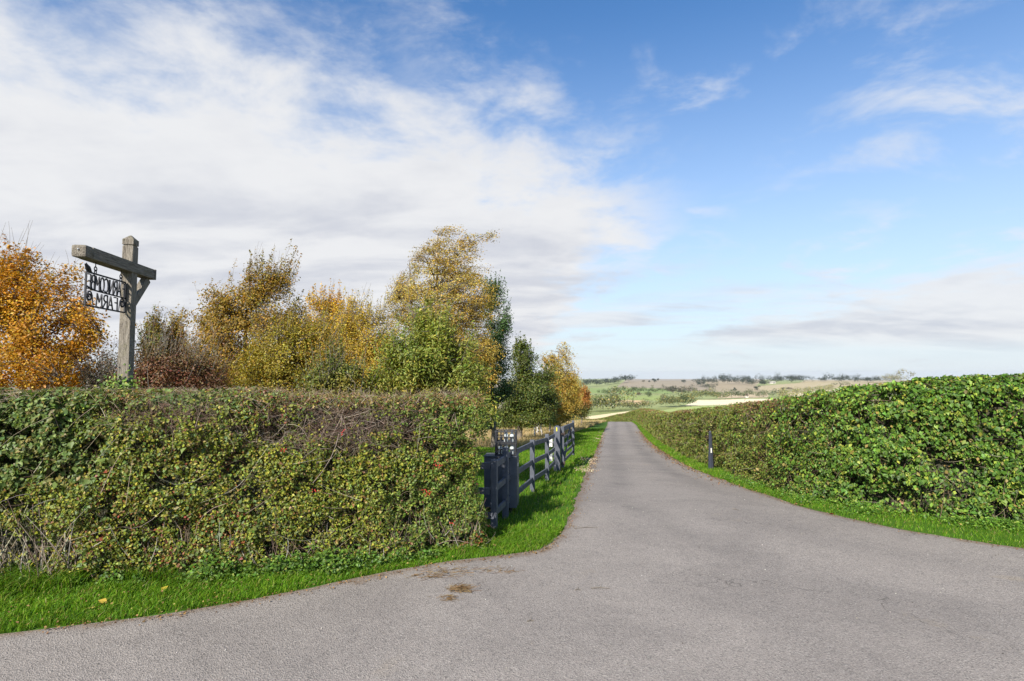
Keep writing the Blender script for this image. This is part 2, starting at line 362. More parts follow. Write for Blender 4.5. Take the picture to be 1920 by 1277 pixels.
M = dict(
    leaf=leaf_mat('leaf', gain=1.3), dull=leaf_mat('dull_leaf', 0.65, 0.3, 0.2), ivy=leaf_mat('glossy_leaf', 0.5, 0.25, 0.28, 1.25), grass=leaf_mat('grass_blade', 0.55, 0.4, 0.15, 1.4),
    bark=bark_mat('bark', (0.10, 0.08, 0.06), (0.19, 0.165, 0.13)), birch=bark_mat('birch_bark', (0.55, 0.52, 0.47), (0.16, 0.13, 0.11), 9),
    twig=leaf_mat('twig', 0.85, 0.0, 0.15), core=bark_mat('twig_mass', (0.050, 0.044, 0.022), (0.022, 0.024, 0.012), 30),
    oak=wood_mat(), oak_beam=wood_mat('weathered_oak_beam', (0.7, 9, 9)), road=road_mat(), ground=ground_mat(),
    bollard=plain_mat('bollard_paint', (0.040, 0.046, 0.066), 0.5, 0, 0.3, 9, 0.2), paint=plain_mat('dark_grey_paint', (0.082, 0.090, 0.112), 0.6, 0, 0.35, 7, 0.35), cab=plain_mat('cabinet_paint', (0.078, 0.085, 0.103), 0.5, 0, 0.2, 4, 0.05),
    iron=plain_mat('black_iron', (0.022, 0.022, 0.026), 0.6, 0.2, 0.4, 20, 0.3), crate=plain_mat('black_plastic', (0.020, 0.021, 0.026), 0.42, 0, 0.4, 12, 0.1),
    white=plain_mat('white_board', (0.78, 0.76, 0.70), 0.55, 0, 0.12, 6, 0.05), steel=plain_mat('zinc', (0.42, 0.42, 0.42), 0.4, 0.8, 0.3, 18, 0.1),
    yellow=plain_mat('yellow_marker', (0.75, 0.62, 0.02), 0.5, 0, 0.1), rust=plain_mat('rust', (0.06, 0.038, 0.03), 0.8, 0.1, 0.4, 20, 0.3),
    stone=leaf_mat('pale_stone', 0.95, 0.0, 0.1), berry=plain_mat('berry', (0.42, 0.025, 0.015), 0.35, 0, 0.2), wall=plain_mat('render', (0.62, 0.57, 0.5), 0.9), tile=plain_mat('roof_tile', (0.20, 0.12, 0.09), 0.9),
    pane=plain_mat('window_pane', (0.05, 0.06, 0.07), 0.15, 0, 0.1))
def glass_mat():
    m, w, b, out = new_mat('bottle_glass'); b.inputs['Base Color'].default_value = (0.80, 0.86, 0.85, 1); b.inputs['Roughness'].default_value = 0.12
    b.inputs['Transmission Weight'].default_value = 0.35; b.inputs['IOR'].default_value = 1.45
    return m
M['glass'] = glass_mat()

# ------------------------------------------------------------------ road, ground, far fields
LE_PX = [(0, 1191), (150, 1173), (300, 1155), (460, 1128), (620, 1097), (740, 1073), (850, 1054), (950, 1043), (1010, 1034), (1035, 1020), (1050, 1004), (1062, 980), (1078, 940), (1095, 900), (1107, 870), (1119, 840), (1129, 815), (1139, 797)]
RE_PX = [(1920, 1030), (1760, 1007), (1660, 988), (1560, 967), (1480, 944), (1400, 917), (1345, 897), (1300, 880), (1262, 860), (1235, 842), (1213, 823), (1200, 808), (1193, 797)]
LE = np.array([ground(*p)[:2] for p in LE_PX]); RE = np.array([ground(*p)[:2] for p in RE_PX])
ext = [(11.0, 66), (13.7, 80), (16.0, 100), (17.0, 130), (16.5, 165)]
a0 = LE[0] - (LE[2] - LE[0]) * 6; a1 = RE[0] + (RE[0] - RE[1]) * 9
LE = np.vstack([a0, LE, ext]); RE = np.vstack([a1, RE, [(x + 2.9, y) for x, y in ext]])
def XL(y): return np.interp(y, LE[:, 1], LE[:, 0], left=-60)
def XR(y): return np.interp(y, RE[:, 1], RE[:, 0], left=60)
def build_road():
    ys = np.concatenate([np.arange(-7, 2, 0.5), np.arange(2, 12, 0.04), np.arange(12, 30, 0.15), np.arange(30, 165, 0.8)])
    nc = 33; t = np.linspace(0, 1, nc)
    L = np.where(ys < LE[0, 1], -60, XL(ys)); R = np.where(ys < RE[0, 1], 60, XR(ys))
    wob = (fbm(np.stack([ys * 0 + 3, ys, 0 * ys], 1), 2.2, 3, 4) - .5) * .26; wob2 = (fbm(np.stack([ys * 0 + 9, ys, 0 * ys], 1), 2.2, 4, 4) - .5) * .26
    L = L + wob; R = R + wob2
    tt = 0.5 - 0.5 * np.cos(np.pi * t)
    X = L[:, None] + (R - L)[:, None] * tt[None]; Y = np.repeat(ys[:, None], nc, 1)
    # keep columns dense near the visible junction
    Z = H(X, Y) + 0.012
    V = np.stack([X, Y, Z], -1).reshape(-1, 3)
    pts = V[:, :2]
    def dist(pl):
        d = np.full(len(pts), 9e9)
        for p, q in zip(pl[:-1], pl[1:]):
            e = q - p; s = np.clip(((pts - p) @ e) / (e @ e), 0, 1); d = np.minimum(d, np.hypot(*(pts - (p + s[:, None] * e)).T))
        return d
    dl, dr = dist(LE), dist(RE); ed = np.minimum(dl, dr)
    track = np.maximum(np.exp(-((ed - 0.80) / 0.28) ** 2) * sst(V[:, 1], 9, 14), .55 * np.maximum(np.exp(-((dr - 1.3) / .3) ** 2), np.exp(-((dr - 2.9) / .35) ** 2)) * sst(-V[:, 1], -13, -8))
    col = np.stack([np.exp(-ed / 0.28), track, 0 * ed], 1)
    idx = np.arange(len(V)).reshape(len(ys), nc)
    Q = np.stack([idx[:-1, :-1], idx[:-1, 1:], idx[1:, 1:], idx[1:, :-1]], -1).reshape(-1, 4)
    tag(obj('road', np_mesh('road', V, Q, M['road'], col, True)), 'grey asphalt lane widening into a road junction', kind='structure')
build_road()

LAWN = (0.060, 0.130, 0.012); MEADOW = (0.30, 0.235, 0.135); SOIL = (0.055, 0.048, 0.026)
def lawn_edge(y): return np.where(y < 25, -14 + 0 * y, (y - 25) * 0.25 - 0.2)
FIELDS = [  # outlines as the fields lie on the far slope, colour
    ([(1040, 765), (1700, 765), (1700, 700), (1040, 700)], (0.20, 0.22, 0.10)),
    ([(1090, 728), (1250, 729.5), (1262, 738), (1090, 737)], (0.16, 0.205, 0.075)),
    ([(1060, 741), (1240, 742), (1250, 751), (1060, 752)], (0.20, 0.24, 0.085)),
    ([(1157, 725.8), (1182, 705), (1312, 705), (1330, 727), (1350, 735), (1300, 733), (1250, 729), (1210, 727.4)], (0.225, 0.185, 0.145)),
    ([(1312, 705), (1440, 705), (1418, 722), (1430, 736), (1352, 735.4), (1332, 727)], (0.25, 0.20, 0.145)),
    ([(1418, 724), (1500, 718), (1520, 705), (1720, 705), (1720, 722), (1640, 722), (1560, 728), (1480, 738), (1430, 736.5)], (0.30, 0.245, 0.165)),
    ([(1440, 733), (1520, 727), (1560, 720), (1560, 722.5), (1525, 731), (1445, 738)], (0.22, 0.20, 0.12)),
    ([(1470, 740), (1560, 730), (1610, 724), (1720, 721), (1720, 730), (1600, 735), (1520, 744), (1470, 746)], (0.50, 0.43, 0.31)),
    ([(1355, 736), (1440, 737), (1440, 745), (1345, 747)], (0.36, 0.28, 0.20)),
    ([(1148, 749.5), (1205, 750.5), (1218, 754), (1212, 758.5), (1150, 759.5)], (0.42, 0.29, 0.18)),
    ([(1285, 760), (1310, 750.5), (1400, 748), (1720, 745), (1720, 752), (1470, 756.5), (1300, 760.6)], (0.55, 0.45, 0.34)),
    ([(1225, 771), (1300, 761.5), (1720, 752.5), (1720, 790), (1225, 790)], (0.25, 0.29, 0.11)),
    ([(1000, 800), (1100, 781), (1196, 768.5), (1196, 771), (1110, 800)], (0.52, 0.44, 0.29)),
]
def inside(px, py, poly):
    r = np.zeros(px.shape, bool); n = len(poly)
    for i in range(n):
        x1, y1 = poly[i]; x2, y2 = poly[(i + 1) % n]
        if y1 == y2: continue
        r ^= ((y1 > py) != (y2 > py)) & (px < (x2 - x1) * (py - y1) / (y2 - y1) + x1)
    return r
def pix(X, Y, Z):
    dz = Z - EYE; f = Y * cP + dz * sP; f = np.where(f > 0.1, f, 0.1); v = (dz * cP - Y * sP) / f
    return CX + F * X / f, CY - F * v
def build_ground():
    azp = np.concatenate([np.linspace(-1.60, math.atan((1040 - CX) / F), 130), np.arctan((np.arange(1041.5, 1720, 1.6) - CX) / F), np.linspace(math.atan((1722 - CX) / F), 1.60, 90)])
    azp = np.concatenate([azp, np.linspace(1.62, 2 * np.pi - 1.62, 60)])
    r = np.concatenate([[0.5], np.arange(1.5, 30, 0.35), np.geomspace(30, 200, 110), np.geomspace(203, 2200, 330), np.geomspace(2260, 6000, 14)])
    A, R = np.meshgrid(azp, r); X = R * np.sin(A); Y = R * np.cos(A); Z = H(X, Y)
    V = np.stack([X, Y, Z], -1).reshape(-1, 3); n = len(azp)
    x, y, z = V.T; px, py = pix(x, y, z)
    col = np.tile(np.array(LAWN), (len(V), 1))
    me = (x < lawn_edge(y) + (vnoise(V, 0.7, 8) - .5) * 1.2) & (y > 20) | ((x < -1.2) & (y > 9.5))
    col[me] = MEADOW
    rr = np.hypot(x, y); farm = rr > 170
    base = np.array((0.17, 0.215, 0.09)); col[farm] = base * np.array([1.6, 1.4, 1.2])
    f = farm & (y > 0)
    jx = px + (vnoise(V, 1 / 60., 2) - .5) * 4; jy = py + (vnoise(V, 1 / 60., 3) - .5) * 1.0
    for poly, c in FIELDS: col[f & inside(jx, jy, poly)] = np.array(c) * np.array([1.6, 1.6, 1.5])
    o = farm & ~((px > 1040) & (px < 1720) & (y > 0))           # fields go on round the viewer
    cell = np.floor(np.stack([x / 260 + 0.3 * np.sin(y / 400), y / 210, 0 * x], 1)); hv = _h(cell[:, 0], cell[:, 1], cell[:, 2], 9)
    pal = np.array([(0.17, 0.215, 0.09), (0.30, 0.245, 0.165), (0.14, 0.20, 0.08), (0.5, 0.42, 0.31), (0.24, 0.19, 0.14)])
    col[o] = pal[(hv[o] * 4.99).astype(int)]
    idx = np.arange(len(V)).reshape(len(r), n); nx = np.roll(idx, -1, 1)
    Q = np.stack([idx[:-1], idx[1:], nx[1:], nx[:-1]], -1).reshape(-1, 4)
    Q = np.vstack([Q, [[idx[0, 0], idx[0, n // 4], idx[0, n // 2], idx[0, 3 * n // 4]]]])
    tag(obj('ground', np_mesh('ground', V, Q, M['ground'], col, True)), 'grassy ground and patchwork of far fields', kind='structure')
build_ground()

# ------------------------------------------------------------------ hedges
def resample(pl, step):
    pl = np.asarray(pl, float); L = np.concatenate([[0], np.cumsum(np.hypot(*np.diff(pl, axis=0).T))])
    s = np.arange(0, L[-1], step); return np.stack([np.interp(s, L, pl[:, 0]), np.interp(s, L, pl[:, 1])], 1), s, L[-1]
class Hedge:
    def __init__(s, name, label, line, inward, height, thick, seed, group=None):
        """line: base of the front face; inward(+1/-1): which side of the line the hedge fills; height(arc)->m"""
        s.P, s.s, s.L = resample(line, 0.1); k = 9
        Pp = np.pad(s.P, ((k, k), (0, 0)), 'edge'); s.P = np.stack([np.convolve(Pp[:, i], np.ones(2*k+1) / (2*k+1), 'valid') for i in (0, 1)], 1)
        t = np.gradient(s.P, axis=0); t /= np.linalg.norm(t, axis=1, keepdims=True); s.t = t
        s.n = np.stack([-t[:, 1], t[:, 0]], 1) * inward; s.h = height(s.s); s.T = thick; s.seed = seed
        s.root = empty(name, (s.P[0, 0], s.P[0, 1], hz(*s.P[0])), 0, label, 'hedge', group)
    def sec(s, c, h):
        """cross-section: c in 0..1 runs up the front, over the top and down the back -> inward offset, height, normal (in, up)"""
        T = s.T; lean = 0.07; r = 0.18; L1 = h - r; L2 = r * 1.57; L3 = T - 2 * r; tot = 2 * L1 + 2 * L2 + L3
        a = c * tot
        w = np.zeros_like(a); z = np.zeros_like(a); ni = np.zeros_like(a); nu = np.zeros_like(a)
        k = a < L1; w[k] = 0; z[k] = a[k]; ni[k] = -1
        k = (a >= L1) & (a < L1 + L2); q = (a[k] - L1[k]) / r; w[k] = r - r * np.cos(q); z[k] = L1[k] + r * np.sin(q); ni[k] = -np.cos(q); nu[k] = np.sin(q)
        k = (a >= L1 + L2) & (a < L1 + L2 + L3); w[k] = r + (a[k] - L1[k] - L2); z[k] = h[k]; nu[k] = 1
        k = (a >= L1 + L2 + L3) & (a < L1 + 2*L2 + L3); q = (a[k] - L1[k] - L2 - L3) / r; w[k] = T - r + r * np.sin(q); z[k] = L1[k] + r * np.cos(q); ni[k] = np.sin(q); nu[k] = np.cos(q)
        k = a >= L1 + 2*L2 + L3; w[k] = T; z[k] = np.maximum(L1[k] - (a[k] - L1[k] - 2*L2 - L3), 0); ni[k] = 1
        w = w + np.where(w < T / 2, 1, -1) * lean * z / np.maximum(h, .1)
        return w, z, ni, nu
    def place(s, sa, c, out):
        i = np.clip((sa / 0.1).astype(int), 0, len(s.P) - 1); ip = lambda a: np.interp(sa, s.s, a)
        h = ip(s.h); w, z, ni, nu = s.sec(c, h)
        # the two ends are rounded off in plan
        e = np.minimum(sa, s.L - sa); pinch = np.where(e < 0.45, 0.45 - np.sqrt(np.maximum(0.45**2 - (0.45 - e)**2, 0)), 0)
        w = np.clip(w, pinch, s.T - pinch)
        n3 = np.stack([s.n[i, 0] * ni, s.n[i, 1] * ni, nu], 1)
        endn = np.stack([s.t[i, 0], s.t[i, 1], 0 * e], 1) * np.where(sa > s.L / 2, 1, -1)[:, None]
        n3 = norm(n3 + endn * (np.clip(1 - e / 0.45, 0, 1) * 1.2)[:, None])
        b = np.stack([ip(s.P[:, 0]) + ip(s.n[:, 0]) * w, ip(s.P[:, 1]) + ip(s.n[:, 1]) * w], 1)
        P = np.stack([b[:, 0], b[:, 1], H(b[:, 0], b[:, 1]) + z], 1)
        lump = (fbm(P, 1.3, s.seed, 3) - 0.5) * 0.30 + (fbm(P, 4.5, s.seed + 3, 2) - .5) * 0.26
        lump = lump * (1 - .62 * np.clip(nu, 0, 1))            # the top is cut flat
        return P + n3 * (lump + out)[:, None], n3, z / h, i, lump
    def front_frac(s): return (s.h.mean() - .18 + .28) / (2 * (s.h.mean() - .18) + .56 + s.T - .36)
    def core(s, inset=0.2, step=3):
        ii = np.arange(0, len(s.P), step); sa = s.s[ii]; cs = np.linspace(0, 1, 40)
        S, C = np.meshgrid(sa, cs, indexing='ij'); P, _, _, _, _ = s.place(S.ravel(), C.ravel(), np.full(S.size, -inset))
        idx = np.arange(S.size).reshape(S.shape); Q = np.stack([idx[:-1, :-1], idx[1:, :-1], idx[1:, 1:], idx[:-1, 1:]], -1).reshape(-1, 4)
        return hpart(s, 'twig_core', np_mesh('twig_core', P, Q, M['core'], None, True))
def hpart(hd, name, me):
    o = obj(name, me, hd.root); o.location = -hd.root.location; return o        # mesh is in world metres
def jitter_col(c, v=0.18, hue=0.10):
    c = np.asarray(c); n = len(c); return np.clip(c * (1 + rng.normal(0, v, (n, 1))) * (1 + rng.normal(0, hue, (n, 3))), 0.004, 0.9)
def pick(pal, n):
    c = np.array([p[:3] for p in pal]); w = np.array([p[3] for p in pal], float); return c[rng.choice(len(c), n, p=w / w.sum())]
def leaf_parts(parent, P, Nn, size, col_mats, shape, want, dist_cam=True):
    """the leaves that show largest, each an object of its own sharing a few meshes"""
    mes = []
    for k, (c, mat) in enumerate(col_mats):
        T, Fc = shape; mes.append(np_mesh('leaf', T, Fc, mat, np.tile(np.array(c), (len(T), 1))))
    for i in range(want):
        n = Vector(Nn[i]).normalized(); t = Vector((rng.normal() * .6, rng.normal() * .6, -1)); t = (t - n * t.dot(n)).normalized(); a = t.cross(n)
        o = bpy.data.objects.new('leaf', mes[i % len(mes)]); R = Matrix((a, t, n)).transposed().to_4x4()
        o.matrix_world = Matrix.Translation(Vector(P[i]) - parent.location) @ R @ Matrix.Scale(float(size[i]), 4)
        link(o, parent)

# --- left hedge: clipped hawthorn and bramble along the road
lh_px = [(0, 1104), (150, 1096), (300, 1086), (450, 1076), (600, 1065), (750, 1051), (850, 1039), (950, 1021)]
lh = np.array([ground(*p)[:2] for p in lh_px]); lh = np.vstack([lh[0] - (lh[2] - lh[0]) * 2.2, lh])
def hedge_front(x): return np.interp(x, lh[:, 0], lh[:, 1])
HL = Hedge('clipped_hedge', 'long clipped hawthorn and bramble hedge with bare twiggy patches below the wooden signpost', lh, 1, lambda s: 1.89 + 0.09 * sst(-s, -7.5, -4.5) + 0 * s, 1.15, 21)
def left_hedge():
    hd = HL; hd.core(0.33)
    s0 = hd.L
    def region(N, cmax):
        sa = hd.L - rng.random(N) ** 0.9 * hd.L; return sa, rng.random(N) * cmax
    ff = hd.front_frac()
    N = 240000; sa = rng.random(N) * hd.L; c = rng.random(N) * (ff + 0.32)
    back = rng.random(N) < 0.06; c = np.where(back, ff + 0.3 + rng.random(N) * (0.7 - ff), c)
    keep = (sa > hd.L - 8.2) | (rng.random(N) < 0.35); sa, c = sa[keep], c[keep]
    depth = np.where(rng.random(len(sa)) < .72, -np.abs(rng.normal(0, 0.07, len(sa))) + 0.03, -rng.uniform(.08, .30, len(sa)))
    P, n3, zf, i, lump = hd.place(sa, c, depth)
    u = hd.L - sa                                              # metres back from the gate end
    dens = fbm(P, 2.6, 33, 3); patch = fbm(P, 0.9, 44, 2); p2 = fbm(P, 1.7, 51, 2)
    bare_top = np.exp(-((u - 2.1) / 0.75) ** 2) * sst(zf, 0.70, 0.80) * sst(-zf, -0.995, -0.93)      # flailed strip near the top
    bare_top = np.maximum(bare_top, np.exp(-((u - 3.9) / 0.45) ** 2) * sst(zf, 0.83, 0.9) * .7)
    bare_low = sst(u, 4.7, 5.3) * sst(-zf, -0.42, -0.25)
    foot = sst(-zf, -0.12, -0.02)
    fine = fbm(P, 7.0, 35, 2); k = (dens > 0.25) & ((fine > 0.40) | (depth < -.17)) & (rng.random(len(sa)) > 0.93 * bare_top) & (rng.random(len(sa)) > 0.86 * bare_low) & (rng.random(len(sa)) > 0.55 * foot) & (rng.random(len(sa)) > 0.45 * (zf > .985))
    P, n3, zf, u, patch, p2 = P[k], n3[k], zf[k], u[k], patch[k], p2[k]; n = len(P)
    olive = pick([(0.165, 0.185, 0.022, 5), (0.215, 0.215, 0.026, 3), (0.105, 0.140, 0.022, 5), (0.22, 0.17, 0.04, 1.2), (0.15, 0.08, 0.035, .5), (0.30, 0.31, 0.05, 1.0), (0.07, 0.10, 0.02, 2.5)], n)
    green = pick([(0.085, 0.135, 0.024, 5), (0.13, 0.18, 0.032, 4), (0.18, 0.215, 0.04, 2.4), (0.19, 0.17, 0.05, 1), (0.13, 0.07, 0.03, .4)], n)
    bram = pick([(0.068, 0.108, 0.028, 5), (0.105, 0.15, 0.038, 4), (0.17, 0.205, 0.055, 1.8), (0.16, 0.14, 0.045, 1.6)], n)
    brown = pick([(0.22, 0.13, 0.05, 4), (0.28, 0.19, 0.08, 3), (0.15, 0.065, 0.035, 2), (0.13, 0.12, 0.03, 3)], n)
    red = pick([(0.16, 0.045, 0.03, 1), (0.20, 0.075, 0.03, 1)], n)
    col = olive.copy()
    wg = sst(-u, -2.1, -1.0) + (p2 - .5) * 1.4; g = rng.random(n) < wg; col[g] = green[g]
    wb = sst(u, 4.2, 5.1) * sst(zf, 0.46, 0.6) + np.exp(-((u - 3.8) / .5) ** 2) * sst(zf, .86, .95) * .8 + (patch - .5) * .6; g = rng.random(n) < wb; bramk = g; col[g] = bram[g]
    wr = np.clip((patch - .66) * 2.5, 0, .18) * (1 - wb); g = rng.random(n) < wr; col[g] = red[g]
    wt = sst(zf, 0.90, 0.99) * 0.50 + 0.035; g = (rng.random(n) < wt) & ~bramk; col[g] = brown[g]
    col = jitter_col(col, 0.22, 0.08)
    size = rng.uniform(0.020, 0.044, n) * np.where(bramk, 1.45, 1.0)
    nn = n3 * 0.9 + np.array([-.15, -.1, 0.35]) + rng.normal(0, 0.62, (n, 3))
    o = hpart(hd, 'foliage', leaves('foliage', P, nn, size * 1.06, col, M['leaf'], LEAF4)); o['kind'] = 'stuff'
    # the biggest bramble leaves hang in front as single leaves
    q = np.where(bramk & (u < 6.6) & (zf < .93) & (zf > .2) & (np.abs(n3[:, 2]) < .5))[0]; q = rng.choice(q, 300, replace=False)
    leaf_parts(hd.root, P[q] + n3[q] * 0.035, nn[q], rng.uniform(0.06, 0.085, 300), [((0.065, 0.105, 0.028), M['leaf']), ((0.105, 0.15, 0.036), M['leaf']), ((0.16, 0.21, 0.07), M['leaf']), ((0.12, 0.13, 0.035), M['leaf'])], IVY, 300)
    # twigs: a fine tangle everywhere, thick in the flailed strip, long pale stems, bare uprights at the foot
    def twigs(N, sa, c, ln, rad, out, pale, up=None, curl=0.35):
        P, n3, zf, i, _ = hd.place(sa, c, out); t3 = np.stack([hd.t[i, 0], hd.t[i, 1], 0 * zf], 1)
        ang = rng.uniform(0, 2 * np.pi, N) if up is None else rng.normal(np.pi / 2, up, N)
        d = t3 * np.cos(ang)[:, None] + np.array([0, 0, 1.]) * np.sin(ang)[:, None] + n3 * rng.normal(0, 0.22, (N, 1))
        C = P + d * ln[:, None]; mid = (P + C) / 2 + rng.normal(0, 1, (N, 3)) * (ln * curl)[:, None] * np.array([1, .5, 1]) * .6
        gz = H(C[:, 0], C[:, 1]); C[:, 2] = np.maximum(C[:, 2], gz + .02)
        top = hd.h.max() + 0.02; C[:, 2] = np.minimum(C[:, 2], gz + top + rng.random(N) * .06); mid[:, 2] = np.minimum(mid[:, 2], gz + top)
        R = rad[:, None] * np.linspace(1, .35, 5)[None]
        return bez(P, mid, C, 5), R, jitter_col(pale, .2, .05)
    parts = []
    N = 2600; parts.append(twigs(N, hd.L - rng.random(N) * 8, rng.random(N) * (ff + .3), rng.uniform(.06, .22, N), rng.uniform(.0013, .0026, N), rng.normal(-.02, .04, N), pick([(.16, .12, .08, 1), (.09, .06, .04, 1)], N)))
    N = 2600; u = rng.normal(2.1, .62, N); parts.append(twigs(N, np.clip(hd.L - u, 0, hd.L), rng.uniform(.70, .985, N) * (ff - .03), rng.uniform(.06, .26, N), rng.uniform(.0016, .0035, N), rng.normal(-.05, .05, N), pick([(.20, .15, .11, 2), (.30, .25, .20, 1), (.11, .07, .05, 2)], N)))
    N = 700; u = rng.normal(3.9, .4, N); parts.append(twigs(N, np.clip(hd.L - u, 0, hd.L), rng.uniform(.83, .99, N) * (ff - .03), rng.uniform(.06, .22, N), rng.uniform(.0016, .003, N), rng.normal(-.04, .05, N), pick([(.20, .15, .11, 2), (.13, .08, .06, 2)], N)))
    N = 3800; parts.append(twigs(N, hd.L - rng.random(N) * 8, ff + rng.uniform(-.03, .30, N), rng.uniform(.05, .16, N), rng.uniform(.0013, .003, N), rng.normal(0, .03, N), pick([(.30, .23, .16, 2), (.22, .15, .10, 2), (.40, .34, .27, 1)], N)))
    N = 90; parts.append(twigs(N, hd.L - .9 - rng.random(N) * 6.8, rng.random(N) * ff * .9, rng.uniform(.25, .65, N), rng.uniform(.0022, .0042, N), np.full(N, .02) + rng.random(N) * .03, pick([(.36, .31, .24, 2), (.26, .20, .15, 1)], N), None, .5))
    N = 260; u = rng.uniform(4.6, 8, N); parts.append(twigs(N, hd.L - u, rng.random(N) * .03, rng.uniform(.35, .95, N), rng.uniform(.003, .009, N), rng.normal(-.10, .08, N), pick([(.30, .27, .22, 2), (.20, .16, .12, 2)], N), .35, .15))
    N = 240; u = rng.uniform(.2, 4.6, N); parts.append(twigs(N, hd.L - u, rng.random(N) * .05, rng.uniform(.2, .5, N), rng.uniform(.002, .006, N), rng.normal(-.06, .05, N), pick([(.30, .27, .22, 1), (.17, .12, .09, 2)], N), .5, .2))
    o = hpart(hd, 'twigs', tubes('twigs', np.concatenate([p[0] for p in parts]), np.concatenate([p[1] for p in parts]), M['twig'], 3, np.concatenate([p[2] for p in parts]))); o['kind'] = 'stuff'
    # a few bunches of red berries
    b = BM()
    for (px, py) in [(815, 872), (822, 876), (797, 922), (803, 926), (845, 986), (608, 910), (655, 806), (560, 835)]:
        g = at(px, py, 6.85)
        for _ in range(7):
            m4 = Matrix.Translation(Vector((g[0] + rng.normal() * .02, float(hedge_front(g[0])) - .06 + rng.normal() * .012, g[2] + rng.normal() * .016)))
            bmesh.ops.create_icosphere(b.b, subdivisions=1, radius=0.0075, matrix=m4)
    o = hpart(hd, 'berries', b.mesh('berries', M['berry'], True)); o['kind'] = 'stuff'
left_hedge()

# --- right hedge: ivy-clad by the road, trimmed hawthorn down the lane
rh_px = [(1920, 986), (1835, 982), (1758, 975), (1681, 966), (1623, 958), (1565, 949), (1511, 936), (1450, 922), (1388, 902), (1334, 876), (1295, 862), (1257, 841), (1225, 818), (1203, 799)]
rh = np.array([ground(*p)[:2] for p in rh_px]); rh = np.vstack([[rh[0] + (rh[0] - rh[2]) * 2.4], rh, [(13.6, 61), (16.2, 75), (18.6, 95), (19.6, 120), (19.4, 150), (16, 185)]])
d_h = np.array([(0, 2.22), (9, 1.97), (10.3, 1.90), (13, 1.76), (18, 1.68), (30, 1.60), (54, 1.55), (200, 1.6)])
def rh_height():
    P, s, L = resample(rh, 0.1); return lambda a: np.where(P[:, 0] * (P[:, 1] < 9.6) > 5.6, 2.09 + 0.04 * (P[:, 0] - 6), np.interp(P[:, 1], d_h[:, 0], d_h[:, 1]))
def smooth_h(f):
    def g(a):
        h = f(a); k = 15; hp = np.pad(h, k, 'edge'); return np.convolve(hp, np.ones(2*k+1) / (2*k+1), 'valid')
    return g
HR = Hedge('ivy_hedge', 'long hedge curving down beside the lane, clad in glossy ivy near the road', rh, -1, smooth_h(rh_height()), 1.5, 61)
